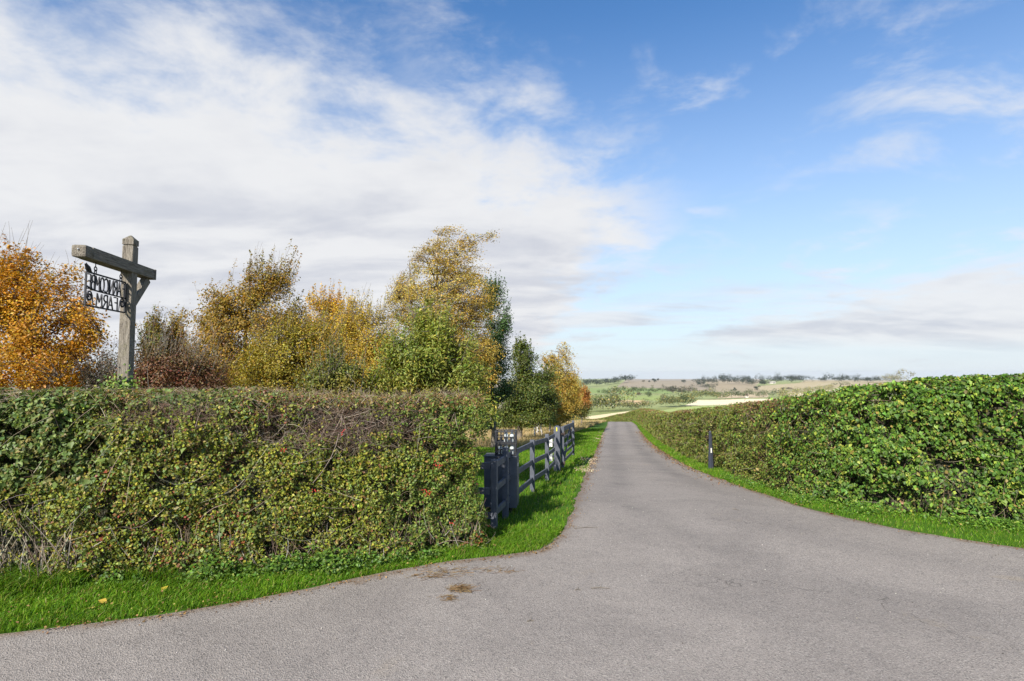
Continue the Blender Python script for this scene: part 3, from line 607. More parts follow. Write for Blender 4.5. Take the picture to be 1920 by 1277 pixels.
def right_hedge():
    hd = HR
    if ((hd.P[40] + hd.n[40])[1] < hd.P[40][1]): hd.n *= -1
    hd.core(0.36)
    ff = hd.front_frac()
    dist = np.hypot(*hd.P.T); pdf = 1 / np.maximum(dist, 6) ** 1.25; pdf /= pdf.sum(); cdf = np.cumsum(pdf)
    N = 330000; i0 = np.searchsorted(cdf, rng.random(N)); i0 = np.minimum(i0, len(hd.P) - 1); sa = hd.s[i0] + rng.random(N) * .1
    c = rng.random(N) * (ff + .22); back = rng.random(N) < .05; c = np.where(back, ff + .2 + rng.random(N) * (.8 - ff), c)
    dep = np.where(rng.random(N) < .75, -np.abs(rng.normal(0, .07, N)) + .03, -rng.uniform(.08, .32, N)); P, n3, zf, i, lump = hd.place(sa, c, dep)
    y = P[:, 1]; x = P[:, 0]
    along = hd.s[i]; k0 = np.argmin(np.abs(hd.P[:, 1] - 13.5) + 100 * (hd.P[:, 0] > 7)); s_mid = hd.s[k0]
    ivyw = np.clip(sst(-along, -s_mid, -(s_mid - 4.6)) + (fbm(P, 1.1, 71, 2) - .5) * 1.1 * (along < s_mid + 2), 0, 1)
    dens = fbm(P, 2.4, 73, 3); hole = np.exp(-((along - (s_mid - 8.2)) / 1.1) ** 2) * sst(-zf, -.36, -.16) * .9
    fine = fbm(P, 5.0, 74, 2); k = (dens > 0.26) & ((fine > .42) | (dep < -.18) | (along > s_mid + 12)) & (rng.random(N) > hole) & (rng.random(N) > .5 * sst(fbm(P, 1.5, 81, 2), .66, .74) * (along < s_mid + 4)) & (rng.random(N) > .35 * sst(-zf, -.10, 0) * (along < s_mid))
    P, n3, zf, ivyw, along, dd = P[k], n3[k], zf[k], ivyw[k], along[k], np.hypot(P[k, 0], P[k, 1]); n = len(P); patch = fbm(P, .8, 77, 3); p2 = fbm(P, .35, 78, 2)
    isivy = rng.random(n) < ivyw
    haw = pick([(.135, .170, .030, 5), (.105, .150, .028, 5), (.18, .195, .042, 3), (.20, .145, .05, 1.0), (.14, .085, .04, .5), (.28, .26, .09, 1)], n)
    redd = pick([(.17, .085, .05, 2), (.21, .12, .06, 2), (.15, .13, .04, 1)], n)
    iv = pick([(.055, .115, .018, 5), (.085, .165, .022, 4), (.135, .20, .03, 2.4), (.22, .26, .04, 1.4), (.04, .075, .015, 2), (.20, .16, .05, .7)], n)
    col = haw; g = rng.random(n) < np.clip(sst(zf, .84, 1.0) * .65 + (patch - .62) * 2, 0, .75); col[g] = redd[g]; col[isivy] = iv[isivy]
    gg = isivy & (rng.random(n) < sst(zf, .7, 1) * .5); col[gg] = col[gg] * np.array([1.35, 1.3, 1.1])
    col = jitter_col(col * (0.85 + .3 * p2[:, None]), .2, .07)
    nn = n3 * .8 + np.array([-.25, -.1, .4]) + rng.normal(0, .5, (n, 3))
    sm = rng.uniform(.032, .052, n) * np.clip(dd / 13, 1, 4.0)
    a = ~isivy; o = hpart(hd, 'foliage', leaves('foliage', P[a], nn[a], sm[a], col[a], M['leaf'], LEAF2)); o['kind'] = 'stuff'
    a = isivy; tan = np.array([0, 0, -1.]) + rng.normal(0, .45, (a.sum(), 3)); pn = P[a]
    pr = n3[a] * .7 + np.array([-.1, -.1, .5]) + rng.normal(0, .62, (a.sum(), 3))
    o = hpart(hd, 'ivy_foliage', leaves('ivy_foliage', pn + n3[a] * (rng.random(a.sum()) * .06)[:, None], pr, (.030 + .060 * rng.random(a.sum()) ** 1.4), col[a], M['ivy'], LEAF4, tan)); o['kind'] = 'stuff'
    q = np.where(isivy & (dd < 11.5) & (zf > .05) & (n3[:, 2] < .6) & (P[:, 0] < 9.2))[0]; q = rng.choice(q, 300, replace=False)
    leaf_parts(hd.root, P[q] + n3[q] * .045, n3[q] * .8 + np.array([-.1, -.1, .5]) + rng.normal(0, .6, (300, 3)), rng.uniform(.065, .095, 300),
               [((.055, .115, .02), M['ivy']), ((.08, .155, .024), M['ivy']), ((.13, .195, .03), M['ivy']), ((.07, .13, .02), M['ivy'])], IVY, 300)
    # stems showing in the gaps
    N = 5200; i0 = np.minimum(np.searchsorted(cdf, rng.random(N)), len(hd.P) - 1); Pt, n3t, zt, it, _ = hd.place(hd.s[i0], rng.random(N) * (ff + .1), rng.normal(-.03, .06, N))
    ln = rng.uniform(.1, .4, N); d = norm(rng.normal(0, 1, (N, 3)) * np.array([1, 1, .9])); C = Pt + d * ln[:, None]; C[:, 2] = np.clip(C[:, 2], H(C[:, 0], C[:, 1]) + .02, Pt[:, 2] + np.where(zt > .85, .02, .4)); mid = (Pt + C) / 2 + rng.normal(0, .05, (N, 3))
    Z = bez(Pt, mid, C, 5); R = rng.uniform(.0016, .004, N)[:, None] * np.clip(np.hypot(Pt[:, 0], Pt[:, 1]) / 14, 1, 2)[:, None] * np.linspace(1, .4, 5)[None]
    cs = jitter_col(pick([(.20, .15, .10, 2), (.11, .075, .05, 2), (.30, .25, .19, 1)], N), .2, .05)
    # upright stems at the hollow foot
    N2 = 160; sa = np.clip(rng.normal(s_mid - 8.2, 1.6, N2), 0, hd.L); P2, n32, _, i2, _ = hd.place(sa, np.zeros(N2), rng.normal(-.12, .1, N2)); C2 = P2 + np.stack([rng.normal(0, .15, N2), rng.normal(0, .12, N2), rng.uniform(.3, .8, N2)], 1)
    Z2 = bez(P2, (P2 + C2) / 2 + rng.normal(0, .06, (N2, 3)), C2, 5); R2 = rng.uniform(.003, .010, N2)[:, None] * np.linspace(1, .5, 5)[None]; c2 = jitter_col(pick([(.22, .17, .12, 1), (.13, .09, .06, 1)], N2), .2, .05)
    o = hpart(hd, 'stems', tubes('stems', np.concatenate([Z, Z2]), np.concatenate([R, R2]), M['twig'], 3, np.concatenate([cs, c2]))); o['kind'] = 'stuff'
right_hedge()

# ------------------------------------------------------------------ grass
def blades(name, label, X, Y, hgt, wid, col, lean=0.45, mat='grass', dirx=0.3):
    N = len(X); Z = H(X, Y); B = np.stack([X, Y, Z], 1)
    a = rng.uniform(0, 2 * np.pi, N); side = np.stack([np.cos(a), np.sin(a), 0 * a], 1)
    ln = np.stack([rng.normal(dirx, .6, N), rng.normal(0, .6, N), 0 * a], 1) * (hgt * lean)[:, None]
    m = B + ln * .35 + np.stack([0 * a, 0 * a, hgt * .6], 1); t = B + ln * 1.2 + np.stack([0 * a, 0 * a, hgt * rng.uniform(.75, 1, N)], 1)
    w = (wid / 2)[:, None]
    V = np.stack([B - side * w, B + side * w, m + side * w * .8, m - side * w * .8, t], 1).reshape(-1, 3); b = np.arange(N)[:, None] * 5
    Tr = np.concatenate([b + np.array([[0, 1, 2]]), b + np.array([[0, 2, 3]]), b + np.array([[3, 2, 4]])])
    c = np.repeat(col, 5, 0); return tag(obj(name, np_mesh(name, V, Tr, M[mat], c)), label, 'grass', kind='stuff')
GP = [(.075, .170, .010, 4), (.105, .205, .012, 4), (.050, .115, .010, 3), (.150, .235, .022, 1.8), (.20, .20, .05, .7), (.26, .22, .10, .35)]
def left_line_y(x): return np.interp(x, LE[:, 0], LE[:, 1])         # road edge seen as y(x) on the roadside
def hedge_y(x): return np.interp(x, lh[:, 0], lh[:, 1])
def gpatch(X, Y): return fbm(np.stack([X, Y, 0 * X], 1), 1.2, 91, 3)
def grow_grass():
    # roadside verge below the left hedge
    N = 120000; X = rng.uniform(-9.5, 0.95, N); y0 = left_line_y(X); y1 = np.where(X < -.45, hedge_y(X) + .22, 8.2); k = rng.random(N) < (y1 - y0) / 2.2; X, y0, y1 = X[k], y0[k], y1[k]
    Y = y0 + (y1 - y0) * rng.random(len(X)); f = (Y - y0) / np.maximum(y1 - y0, .1); keep = Y > y0 - .05 + .14 * fbm(np.stack([X, Y, 0 * X], 1), 5, 97, 2); X, Y, f = X[keep], Y[keep], f[keep]
    g = gpatch(X, Y); tuft = fbm(np.stack([X, Y, 0 * X], 1), 3.5, 93, 2); h = (.028 + .035 * f + .05 * tuft + .15 * sst(f, .55, .9) * sst(-X, 1.5, 4) * g * 1.5 * (tuft > .42)) * rng.uniform(.6, 1.25, len(X))
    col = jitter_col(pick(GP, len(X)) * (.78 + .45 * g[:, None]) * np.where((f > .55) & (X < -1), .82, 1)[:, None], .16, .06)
    blades('verge_grass', 'bright green grass verge between the roadside and the clipped hedge', X, Y, h, rng.uniform(.004, .007, len(X)) * (1 + f * .4), col, .75)
    # lawn along the lane, on both sides of the post and rail fence
    N = 150000; Y = 7.4 + 42 * rng.random(N) ** 2.1; xr = XL(Y); xl = np.maximum(np.where(Y < 8.3, -.35, np.where(Y < 10, -2.2, -3.2)), lawn_edge(Y)); k = rng.random(N) < np.clip((xr - xl) / 6.5, 0, 1); Y, xr, xl = Y[k], xr[k], xl[k]
    X = xl + (xr + .07 - .20 * fbm(np.stack([0 * Y, Y, 0 * Y], 1), 3, 98, 3) - xl) * rng.random(len(Y)); g = gpatch(X, Y); sc_ = np.clip(Y / 9, 1, 4.2)
    col = jitter_col(pick(GP, len(X)) * (.78 + .45 * g[:, None]), .16, .06); bare = (fbm(np.stack([X, Y, 0 * X], 1), 2.5, 95, 2) > .72) & (xr - X < .5); 
    blades('lawn_grass', 'mown bright green grass between the rail fence and the lane', X[~bare], Y[~bare], (rng.uniform(.035, .08, len(X)) * np.clip(sc_ ** .35, 1, 1.6))[~bare], (rng.uniform(.004, .007, len(X)) * sc_)[~bare], col[~bare], .6)
    # strip at the foot of the right hedge
    d = np.hypot(*HR.P.T); pdf = 1 / np.maximum(d, 6) ** 1.4; cdf = np.cumsum(pdf / pdf.sum())
    N = 85000; i = np.minimum(np.searchsorted(cdf, rng.random(N)), len(HR.P) - 1); base = HR.P[i] + HR.t[i] * rng.uniform(-.05, .05, (N, 1)); off = rng.uniform(-.25, 1.9, N); Q = base - HR.n[i] * off[:, None]
    re_x = XR(Q[:, 1]); k = (Q[:, 0] > re_x - .07 + .20 * fbm(np.stack([Q[:, 0], Q[:, 1], 0 * re_x], 1), 3, 99, 2)); Q, off = Q[k], off[k]; g = gpatch(Q[:, 0], Q[:, 1]); dd = np.hypot(*Q.T); s_ = np.clip(dd / 9, 1, 4)
    col = jitter_col(pick(GP, len(Q)) * (.72 + .45 * g[:, None]), .16, .06)
    blades('strip_grass', 'narrow green grass strip between the lane and the foot of the ivy hedge', Q[:, 0], Q[:, 1], (.04 + .07 * g * sst(-off, -.9, .1)) * rng.uniform(.6, 1.2, len(Q)) * np.clip(s_ ** .3, 1, 1.5), rng.uniform(.004, .007, len(Q)) * s_, col, .6)
    # dry meadow beyond the fence
    N = 60000; Y = 12 + 58 * rng.random(N) ** 1.3; X = lawn_edge(np.maximum(Y, 25.01)) - rng.random(N) ** 1.5 * 16 + .4; k = (Y > 25) | (X < -2.5); X, Y = X[k], Y[k]; s_ = np.clip(Y / 14, 1, 4)
    col = jitter_col(pick([(.38, .30, .17, 4), (.30, .235, .13, 3), (.22, .19, .08, 2), (.46, .38, .24, 1)], len(X)), .15, .05)
    blades('dry_grass', 'pale dry uncut grass under the trees beyond the fence', X, Y, rng.uniform(.12, .38, len(X)), rng.uniform(.005, .009, len(X)) * s_, col, .7)
grow_grass()
def weeds(name, label, pts, n, hgt, spread, size, pal, shape=LEAF4, ok=None):
    P, Nn = [], []
    for (x, y, s) in pts:
        m = int(n * s); a = rng.normal(0, spread * s, (m, 2)); zz = rng.random(m) ** .8 * hgt * s * np.exp(-(a ** 2).sum(1) / (2 * (spread * s * 1.3) ** 2))
        X, Y = x + a[:, 0], y + a[:, 1] * .6; P.append(np.stack([X, Y, H(X, Y) + .02 + zz], 1))
    P = np.concatenate(P); P = P[ok(P[:, 0], P[:, 1])]; k = len(P)
    return tag(obj(name, leaves(name, P, np.array([0, -.35, .8]) + rng.normal(0, .4, (k, 3)), rng.uniform(*size, k), jitter_col(pick(pal, k), .18, .06), M['leaf'], shape)), label, 'weeds', kind='stuff')
def grow_weeds():
    pts = [(x, hedge_y(x) - .06 - .16 * rng.random(), s) for x, s in zip(rng.uniform(-3.6, -1.0, 16), rng.uniform(.45, 1.2, 16))]
    pts += [(x, hedge_y(x) - .02 - .1 * rng.random(), rng.uniform(.35, .7)) for x in rng.uniform(-6.5, -.7, 16)]
    weeds('nettle_patch', 'leafy green nettles growing along the foot of the clipped hedge', pts, 230, .26, .15, (.022, .052), [(.070, .140, .018, 4), (.10, .175, .022, 3), (.05, .10, .018, 3), (.16, .20, .04, 1)], ok=lambda x, y: y > left_line_y(x) + .16)
    pts = []
    for _ in range(60):
        i = rng.integers(0, int(np.argmin(np.abs(HR.P[:, 0] - 5.4)))) ; o = rng.uniform(-.1, .62); q = HR.P[i] - HR.n[i] * o
        if q[0] > XR(q[1]) + .12: pts.append((q[0], q[1], rng.uniform(.5, 1)))
    weeds('low_weeds', 'low leafy green weeds at the foot of the ivy hedge', pts, 210, .16, .24, (.018, .044), [(.075, .165, .018, 4), (.115, .21, .022, 4), (.05, .11, .015, 3), (.19, .24, .05, .8)], ok=lambda x, y: x > XR(y) + .12)
grow_weeds()

# ------------------------------------------------------------------ trees
class TreeDone: pass
def tree(name, label, base, lobes, pal, tips=420, per=34, leaf=(.05, .075), trunk_r=.09, trunk_top=None, sigma=.13, mat='leaf', bark='bark', shape=LEAF2, wind=(0, 0, 0), strand=0.0,
         group=None, cat='tree', lean=(0, 0), hues=None, bare=0, gap=.40, seed=1, limbs=11, stems=1, up=.35, shoots=90, shoot_len=1.0):
    """lobes: (x, y, z, rx, ry, rz) in world metres; hues(P)->0..1 moves from the first half of the palette to the second"""
    per = int(per * 1.35); leaf = (leaf[0] * .70, leaf[1] * .92)
    bx, by = base; bz = hz(bx, by); root = empty(name, (bx, by, bz), 0, label, cat, group); off = np.array([bx, by, bz])
    lob = np.array(lobes, float); vol = lob[:, 3] * lob[:, 4] * lob[:, 5]; k = rng.choice(len(lob), tips * 2, p=vol ** .8 / (vol ** .8).sum())
    d = norm(rng.normal(size=(tips * 2, 3))); r = rng.random(tips * 2) ** .42
    T = lob[k, :3] + d * r[:, None] * lob[k, 3:]; g = fbm(T, 1.0 / max(lob[:, 3].max(), .5) * 1.6, seed, 2); T = T[(g > gap) & (T[:, 2] > bz + .12)][:tips]; nt = len(T)
    ztop = trunk_top if trunk_top else lob[:, 2].max(); cx, cy = np.average(lob[:, 0], weights=vol), np.average(lob[:, 1], weights=vol)
    # trunk(s)
    tp, tr = [], []
    for s in range(stems):
        jx, jy = (rng.normal(0, .35, 2) if stems > 1 else (0, 0)); A = np.array([bx + jx * .3, by + jy * .3, bz - .1]); C = np.array([cx + lean[0] + jx, cy + lean[1] + jy, ztop]); B = np.array([bx + jx * .6, by + jy * .6, (bz + ztop) / 2])
        tp.append(bez(A[None], B[None], C[None], 9)[0] + np.concatenate([[[0, 0, 0]], rng.normal(0, .025, (8, 3))])); tr.append(trunk_r * np.linspace(1.0, .22, 9) / (1 if stems == 1 else 1.5))
    tp, tr = np.array(tp), np.array(tr)
    t = obj('trunk', tubes('trunk', tp - off, tr, M[bark], 8), root)
    # limbs to points spread over the crown
    sel = [int(rng.integers(nt))]; dm = np.linalg.norm(T - T[sel[0]], axis=1)
    for _ in range(min(limbs, nt) - 1): j = int(dm.argmax()); sel.append(j); dm = np.minimum(dm, np.linalg.norm(T - T[j], axis=1))
    E = T[sel]; allp = tp.reshape(-1, 3); ztr = np.clip(E[:, 2] - np.hypot(E[:, 0] - cx, E[:, 1] - cy) * .9, bz + (ztop - bz) * .18, ztop * .98)
    j = np.array([np.argmin(np.abs(tp[s % stems, :, 2] - z)) for s, z in enumerate(ztr)]); S = np.array([tp[s % stems, q] for s, q in enumerate(j)]); rs = np.array([tr[s % stems, q] for s, q in enumerate(j)])
    mid = (S + E) / 2 + np.array([0, 0, 1.]) * (np.linalg.norm(E - S, axis=1) * up * .5)[:, None]
    LB = bez(S, mid, E, 8); LR = (rs * .62)[:, None] * np.linspace(1, .16, 8)[None]
    # a twig to every tip from the nearest lower point of a limb
    cand = np.concatenate([LB[:, 2:].reshape(-1, 3), tp[:, 4:].reshape(-1, 3)]); D = np.linalg.norm(T[:, None] - cand[None], axis=2) + np.maximum(cand[None, :, 2] - T[:, None, 2], 0) * 1.2
    S2 = cand[D.argmin(1)]; W = np.array(wind); T2 = T + W * rng.uniform(.4, 1.1, (nt, 1))
    mid2 = (S2 + T) / 2 + np.array([0, 0, 1.]) * (np.linalg.norm(T - S2, axis=1) * up * .35)[:, None] + rng.normal(0, .05, (nt, 3))
    TW = bez(S2, mid2, T2, 6); tr2 = np.clip(np.linalg.norm(T - S2, axis=1) * .012, .004, .016)[:, None] * np.linspace(1, .3, 6)[None]
    bt, br = [TW], [tr2]
    br_col = None
    if bare:                                                   # leafless shoots standing out of the top
        q = np.argsort(-T[:, 2] + rng.normal(0, .35, nt))[:bare]; A = T[q]; C = A + np.stack([rng.normal(.12, .14, bare), rng.normal(0, .1, bare), rng.uniform(.3, .85, bare)], 1)
        bt.append(bez(A, (A + C) / 2 + rng.normal(0, .05, (bare, 3)), C, 6)); br.append(np.full((bare, 1), .005) * np.linspace(1, .4, 6)[None])
    for q in range(len(LB)): obj('limb', tubes('limb', LB[q:q+1] - off, LR[q:q+1], M[bark], 5), t)
    o2 = obj('twigs', tubes('twigs', np.concatenate(bt) - off, np.concatenate(br), M['bark'], 3), t); o2['kind'] = 'stuff'
    # leaves along the outer part of the twigs
    n = nt * per; ti = np.repeat(np.arange(nt), per); u = rng.uniform(.35, 1.0, n); seg = np.clip((u * 5).astype(int), 0, 4); fr = (u * 5 - seg)[:, None]
    P = TW[ti, seg] * (1 - fr) + TW[ti, seg + 1] * fr + rng.normal(0, sigma, (n, 3)) * (.35 + .75 * u)[:, None]
    if strand:
        s = rng.random(n) ** 1.2 * strand * rng.uniform(.5, 1.3, nt)[ti]; dirn = norm(norm(W + 1e-6)[None] * .8 + np.array([[0, 0, -.25]]) + rng.normal(0, .22, (nt, 3)))[ti]; P = P * .35 + TW[ti, -1] * .65 + dirn * s[:, None] - np.array([0, 0, 1.]) * (s ** 2 * .35)[:, None] + rng.normal(0, sigma * .3, (n, 3)); tan = dirn + rng.normal(0, .4, (n, 3))
    else: tan = None
    if tan is None: kz = P[:, 2] > bz + .1; P = P[kz]; ti = ti[kz]; n = len(P)
    if shoots and tan is None:                                 # leafy shoots make the outline ragged
        q = np.argsort(-(T[:, 2] + np.linalg.norm((T - lob[:, :3].mean(0))[:, :2], axis=1) * .5) + rng.normal(0, .3, nt))[:shoots]; A = T[q]; ln = rng.uniform(.25, .75, shoots) * shoot_len
        dirs = norm(norm(A - lob[:, :3].mean(0)) * .45 + np.array([.10, 0, .9]) + rng.normal(0, .18, (shoots, 3))); C = A + dirs * ln[:, None]
        obj('shoots', tubes('shoots', bez(A, (A + C) / 2 + rng.normal(0, .03, (shoots, 3)), C, 5) - off, np.full((shoots, 1), .005) * np.linspace(1, .4, 5)[None], M['bark'], 3), t)['kind'] = 'stuff'
        k2 = np.repeat(np.arange(shoots), 26); u2 = rng.random(len(k2)); P = np.concatenate([P, A[k2] + dirs[k2] * (ln[k2] * u2)[:, None] + rng.normal(0, .05, (len(k2), 3)) * (1.3 - u2)[:, None]])
        ti = np.concatenate([ti[:n], q[k2]])
    n = len(P); half = len(pal) // 2
    if hues is None:
        pn = fbm(P, .75, seed + 31, 3) + rng.normal(0, .03, n); rk = np.empty(n); rk[np.argsort(pn)] = (np.arange(n) + .5) / n; cw = np.cumsum([p[3] for p in pal]); ctw = np.array([p[:3] for p in pal])[np.searchsorted(cw / cw[-1], rk)]; ctw = ctw * .6 + pick(pal, nt)[ti[:n]] * .4; cl = pick(pal, n)
    else:
        w = hues(P) > rng.random(n); ca, cb = pick(pal[:half], n), pick(pal[half:], n); cl = np.where(w[:, None], cb, ca); ctw = cl
    g = fbm(P, 1.4, seed + 5, 2); col = jitter_col((ctw * .55 + cl * .45) * (.75 + .5 * g[:, None]), .18, .07)
    ctr = lob[:, :3].mean(0); nn = norm(P - ctr) * .55 + np.array([-.15, -.1, .5]) + rng.normal(0, .6, (n, 3))
    cr = obj('crown', leaves('crown', P - off, nn, rng.uniform(*leaf, n), col, M[mat], shape, tan), root); cr['kind'] = 'stuff'
    return root
def cam_x(px, d): return (px - CX) / F * d
def zz(py, d): return at(960, py, d)[2]
ORANGE = [(.37, .165, .012, 4), (.42, .22, .015, 5), (.30, .11, .012, 2), (.40, .28, .022, 3), (.18, .18, .03, 1.6)]
OLIVE = [(.22, .150, .022, 4), (.30, .17, .025, 3), (.145, .130, .022, 3.4), (.36, .19, .03, 2), (.19, .175, .03, 2)]
YOLIVE = [(.25, .205, .022, 4), (.19, .18, .022, 4), (.33, .23, .028, 3.4), (.12, .13, .02, 1.6), (.30, .15, .03, 1)]
BIRCH = [(.36, .245, .042, 4), (.30, .23, .05, 3), (.42, .25, .035, 3), (.22, .21, .05, 3), (.40, .33, .09, 1.5)]
GREEN = [(.085, .145, .022, 4), (.12, .19, .03, 4), (.06, .105, .02, 3), (.20, .22, .05, 1.6)]
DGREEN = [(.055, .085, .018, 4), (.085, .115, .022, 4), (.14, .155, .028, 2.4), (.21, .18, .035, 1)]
def forest():
    d = 12.0; c = lambda px, py, dd: (cam_x(px, dd), dd, zz(py, dd))
    def L(px, py, dd, wpx, hpx, depth=1.0): x, y, z = c(px, py, dd); return (x, y, z, wpx * dd / F, wpx * dd / F * depth, hpx * dd / F)
    tree('autumn_tree', 'bright orange autumn tree with bare top twigs beside the wooden signpost', (cam_x(30, 12), 12.2),
         [L(20, 590, 12.2, 100, 95), L(90, 640, 12, 95, 90), L(-10, 530, 12.4, 80, 70), L(110, 560, 12.2, 55, 60), L(60, 690, 11.8, 110, 60), L(150, 620, 12, 36, 70), L(-90, 640, 12, 90, 110)],
         ORANGE, 1500, 28, (.05, .08), .10, sigma=.11, bare=60, gap=.31, seed=3, limbs=16, shoot_len=.45)
    tree('maple_tree', 'tall olive brown maple with ragged top between the red shrub and the orange tree', (cam_x(455, 15), 15),
         [L(460, 640, 15, 100, 95), L(505, 565, 15, 55, 62), L(430, 590, 15, 60, 62), L(392, 650, 15, 46, 80), L(545, 625, 15, 40, 70), L(532, 525, 15, 18, 36), L(485, 530, 15, 30, 34), L(470, 700, 15, 115, 60), L(400, 580, 15, 18, 26)],
         OLIVE, 1750, 26, (.05, .08), .10, sigma=.11, bare=26, gap=.29, seed=4, limbs=18)
    tree('golden_maple', 'smaller golden orange maple behind the olive bushes', (cam_x(618, 19), 19), [L(618, 620, 19, 55, 65), L(600, 580, 19, 26, 26), L(640, 600, 19, 26, 26), L(660, 640, 19, 40, 60), L(610, 690, 19, 70, 60)],
         [(.50, .26, .018, 4), (.42, .20, .015, 3), (.46, .33, .03, 3), (.26, .22, .03, 2)], 900, 26, (.06, .085), .08, sigma=.12, bare=14, gap=.31, seed=5)
    tree('field_maple_bush', 'yellow green leafy bush standing behind the middle of the clipped hedge', (cam_x(540, 12.5), 12.5), [L(540, 690, 12.5, 85, 75), L(490, 700, 12.5, 60, 60), L(590, 680, 12.5, 60, 70), L(545, 640, 12.6, 45, 45), L(592, 650, 12.8, 42, 55)],
         YOLIVE, 1200, 28, (.04, .062), .05, sigma=.09, stems=3, gap=.34, seed=6, cat='bush')
    tree('dark_elder_bush', 'dark green bush with bare pale stems, low behind the clipped hedge', (cam_x(640, 11.2), 11.2), [L(640, 720, 11.2, 50, 40), L(610, 735, 11.2, 50, 40), L(670, 735, 11.2, 35, 30)],
         DGREEN + [(.16, .15, .03, 4), (.22, .17, .03, 2)], 300, 30, (.05, .075), .04, sigma=.08, stems=3, seed=7, cat='bush', bare=26)
    tree('yellow_birch', 'golden yellow young birch left of the tall windswept birch', (cam_x(680, 16), 16), [L(680, 660, 16, 52, 70), L(665, 610, 16, 36, 42), L(715, 640, 16, 40, 70), L(690, 720, 16, 65, 45), L(720, 690, 16, 60, 60), L(640, 650, 16, 32, 50)],
         [(.40, .27, .03, 4), (.46, .32, .04, 3), (.30, .24, .04, 3), (.22, .21, .04, 1.5)], 1100, 26, (.045, .065), .06, sigma=.12, bark='birch', bare=16, gap=.31, seed=8)
    tree('tall_birch', 'tall golden birch blown sideways by wind, highest of the trees', (cam_x(815, 20), 20),
         [L(810, 570, 20, 95, 80), L(815, 505, 20, 66, 62), L(755, 555, 20, 48, 55), L(812, 452, 20, 24, 30), L(855, 475, 20, 30, 42), L(868, 570, 20, 50, 75), L(840, 660, 20, 80, 60), L(730, 600, 20, 40, 70), L(872, 690, 20, 48, 70), L(780, 500, 20, 36, 40), L(838, 432, 20, 13, 17), L(896, 446, 20, 15, 12), L(735, 520, 20, 12, 22)],
         BIRCH, 2000, 24, (.05, .075), .12, zz(440, 20), sigma=.12, bark='birch', wind=(.34, 0, .12), strand=.40, gap=.30, seed=9, limbs=22, up=.6)
    tree('willow_bush', 'bright green narrow leaved bush at the gate end of the clipped hedge', (cam_x(800, 11.5), 11.5),
         [L(800, 675, 11.5, 85, 75), L(760, 700, 11.5, 60, 55), L(850, 690, 11.5, 55, 70), L(815, 630, 11.5, 40, 40), L(720, 725, 11.5, 45, 30), L(885, 745, 11.2, 34, 50), L(905, 775, 11, 20, 28)],
         [(.115, .165, .022, 4), (.175, .215, .032, 4), (.27, .27, .07, 3.6), (.08, .12, .02, 2), (.40, .30, .06, 1.4)], 1250, 28, (.075, .12), .05, sigma=.10, shape=SLIM2, stems=4, gap=.34, seed=10, cat='bush')
    tree('alder_tree', 'dark green upright tree close behind the tall birch', (cam_x(925, 25), 25), [L(928, 590, 25, 26, 70), L(938, 620, 25, 24, 40), L(915, 690, 25, 42, 70), L(900, 760, 25, 48, 50), L(948, 700, 25, 24, 60), L(925, 545, 25, 18, 30)],
         [(.05, .10, .035, 4), (.075, .135, .04, 4), (.035, .07, .025, 3)], 700, 30, (.07, .105), .11, sigma=.13, gap=.38, seed=12)
    tree('round_maple', 'round dark green maple with a pale trunk beyond the rail fence', (cam_x(974, 33), 33), [L(985, 745, 33, 52, 52), L(980, 690, 33, 32, 42), L(1015, 740, 33, 38, 50), L(955, 760, 33, 30, 38), L(978, 655, 33, 14, 18), L(1000, 780, 33, 50, 24)],
         DGREEN, 1150, 28, (.09, .14), .17, sigma=.17, gap=.33, seed=13)
    tree('far_birch', 'slender golden weeping birch behind the round maple', (cam_x(1008, 40), 40), [L(1040, 690, 41, 26, 42), L(1030, 740, 41, 34, 45), L(1058, 715, 41, 16, 45), L(1048, 652, 41, 10, 18), L(1018, 670, 41, 14, 24)],
         BIRCH, 800, 26, (.085, .12), .11, zz(675, 41), sigma=.15, bark='birch', wind=(.35, 0, -.15), strand=.8, gap=.37, seed=14, up=.6)
    tree('gold_green_tree', 'yellow and green tree between the weeping birch and the small copper tree', (cam_x(1047, 43), 43), [L(1048, 745, 43, 28, 45), L(1062, 765, 43, 20, 30), L(1030, 775, 43, 30, 24)],
         [(.42, .27, .03, 3), (.34, .24, .04, 3), (.16, .18, .03, 3), (.11, .14, .025, 3)], 480, 28, (.10, .14), .10, sigma=.17, gap=.36, seed=15, hues=lambda P: sst(-P[:, 2], -1.6, .8))
    tree('copper_tree', 'small round copper orange tree with a thin trunk beside the lane bend', (cam_x(1090, 56), 56), [L(1090, 752, 56, 18, 24), L(1088, 768, 56, 21, 15), L(1096, 742, 56, 9, 12)],
         [(.30, .13, .03, 4), (.36, .17, .035, 3), (.12, .11, .025, 3), (.07, .085, .02, 3)], 420, 26, (.10, .15), .07, sigma=.16, gap=.34, seed=16, hues=lambda P: sst(-P[:, 2], .2, 1.5))
    tree('slim_tree', 'slim bare topped young tree leaning beside the copper tree', (cam_x(1074, 50), 50), [L(1078, 730, 50, 11, 25), L(1076, 760, 50, 16, 22)], BIRCH, 130, 20, (.10, .13), .05, sigma=.16, bare=20, seed=17)
    for k, (px, dd) in enumerate(((1003, 37.0), (1015.5, 38.5), (1030, 42.0))):
        tree('birch_sapling', ['white trunked birch sapling standing behind the round maple', 'pale trunked sapling under the weeping birch', 'thin sapling under the yellow and green tree'][k], (cam_x(px, dd), dd), [L(px, 745, dd, 16, 36)], [BIRCH, DGREEN, YOLIVE][k], 120, 20, (.09, .13), .065, sigma=.15, bark='birch', seed=18 + k, group='saplings beyond the fence')
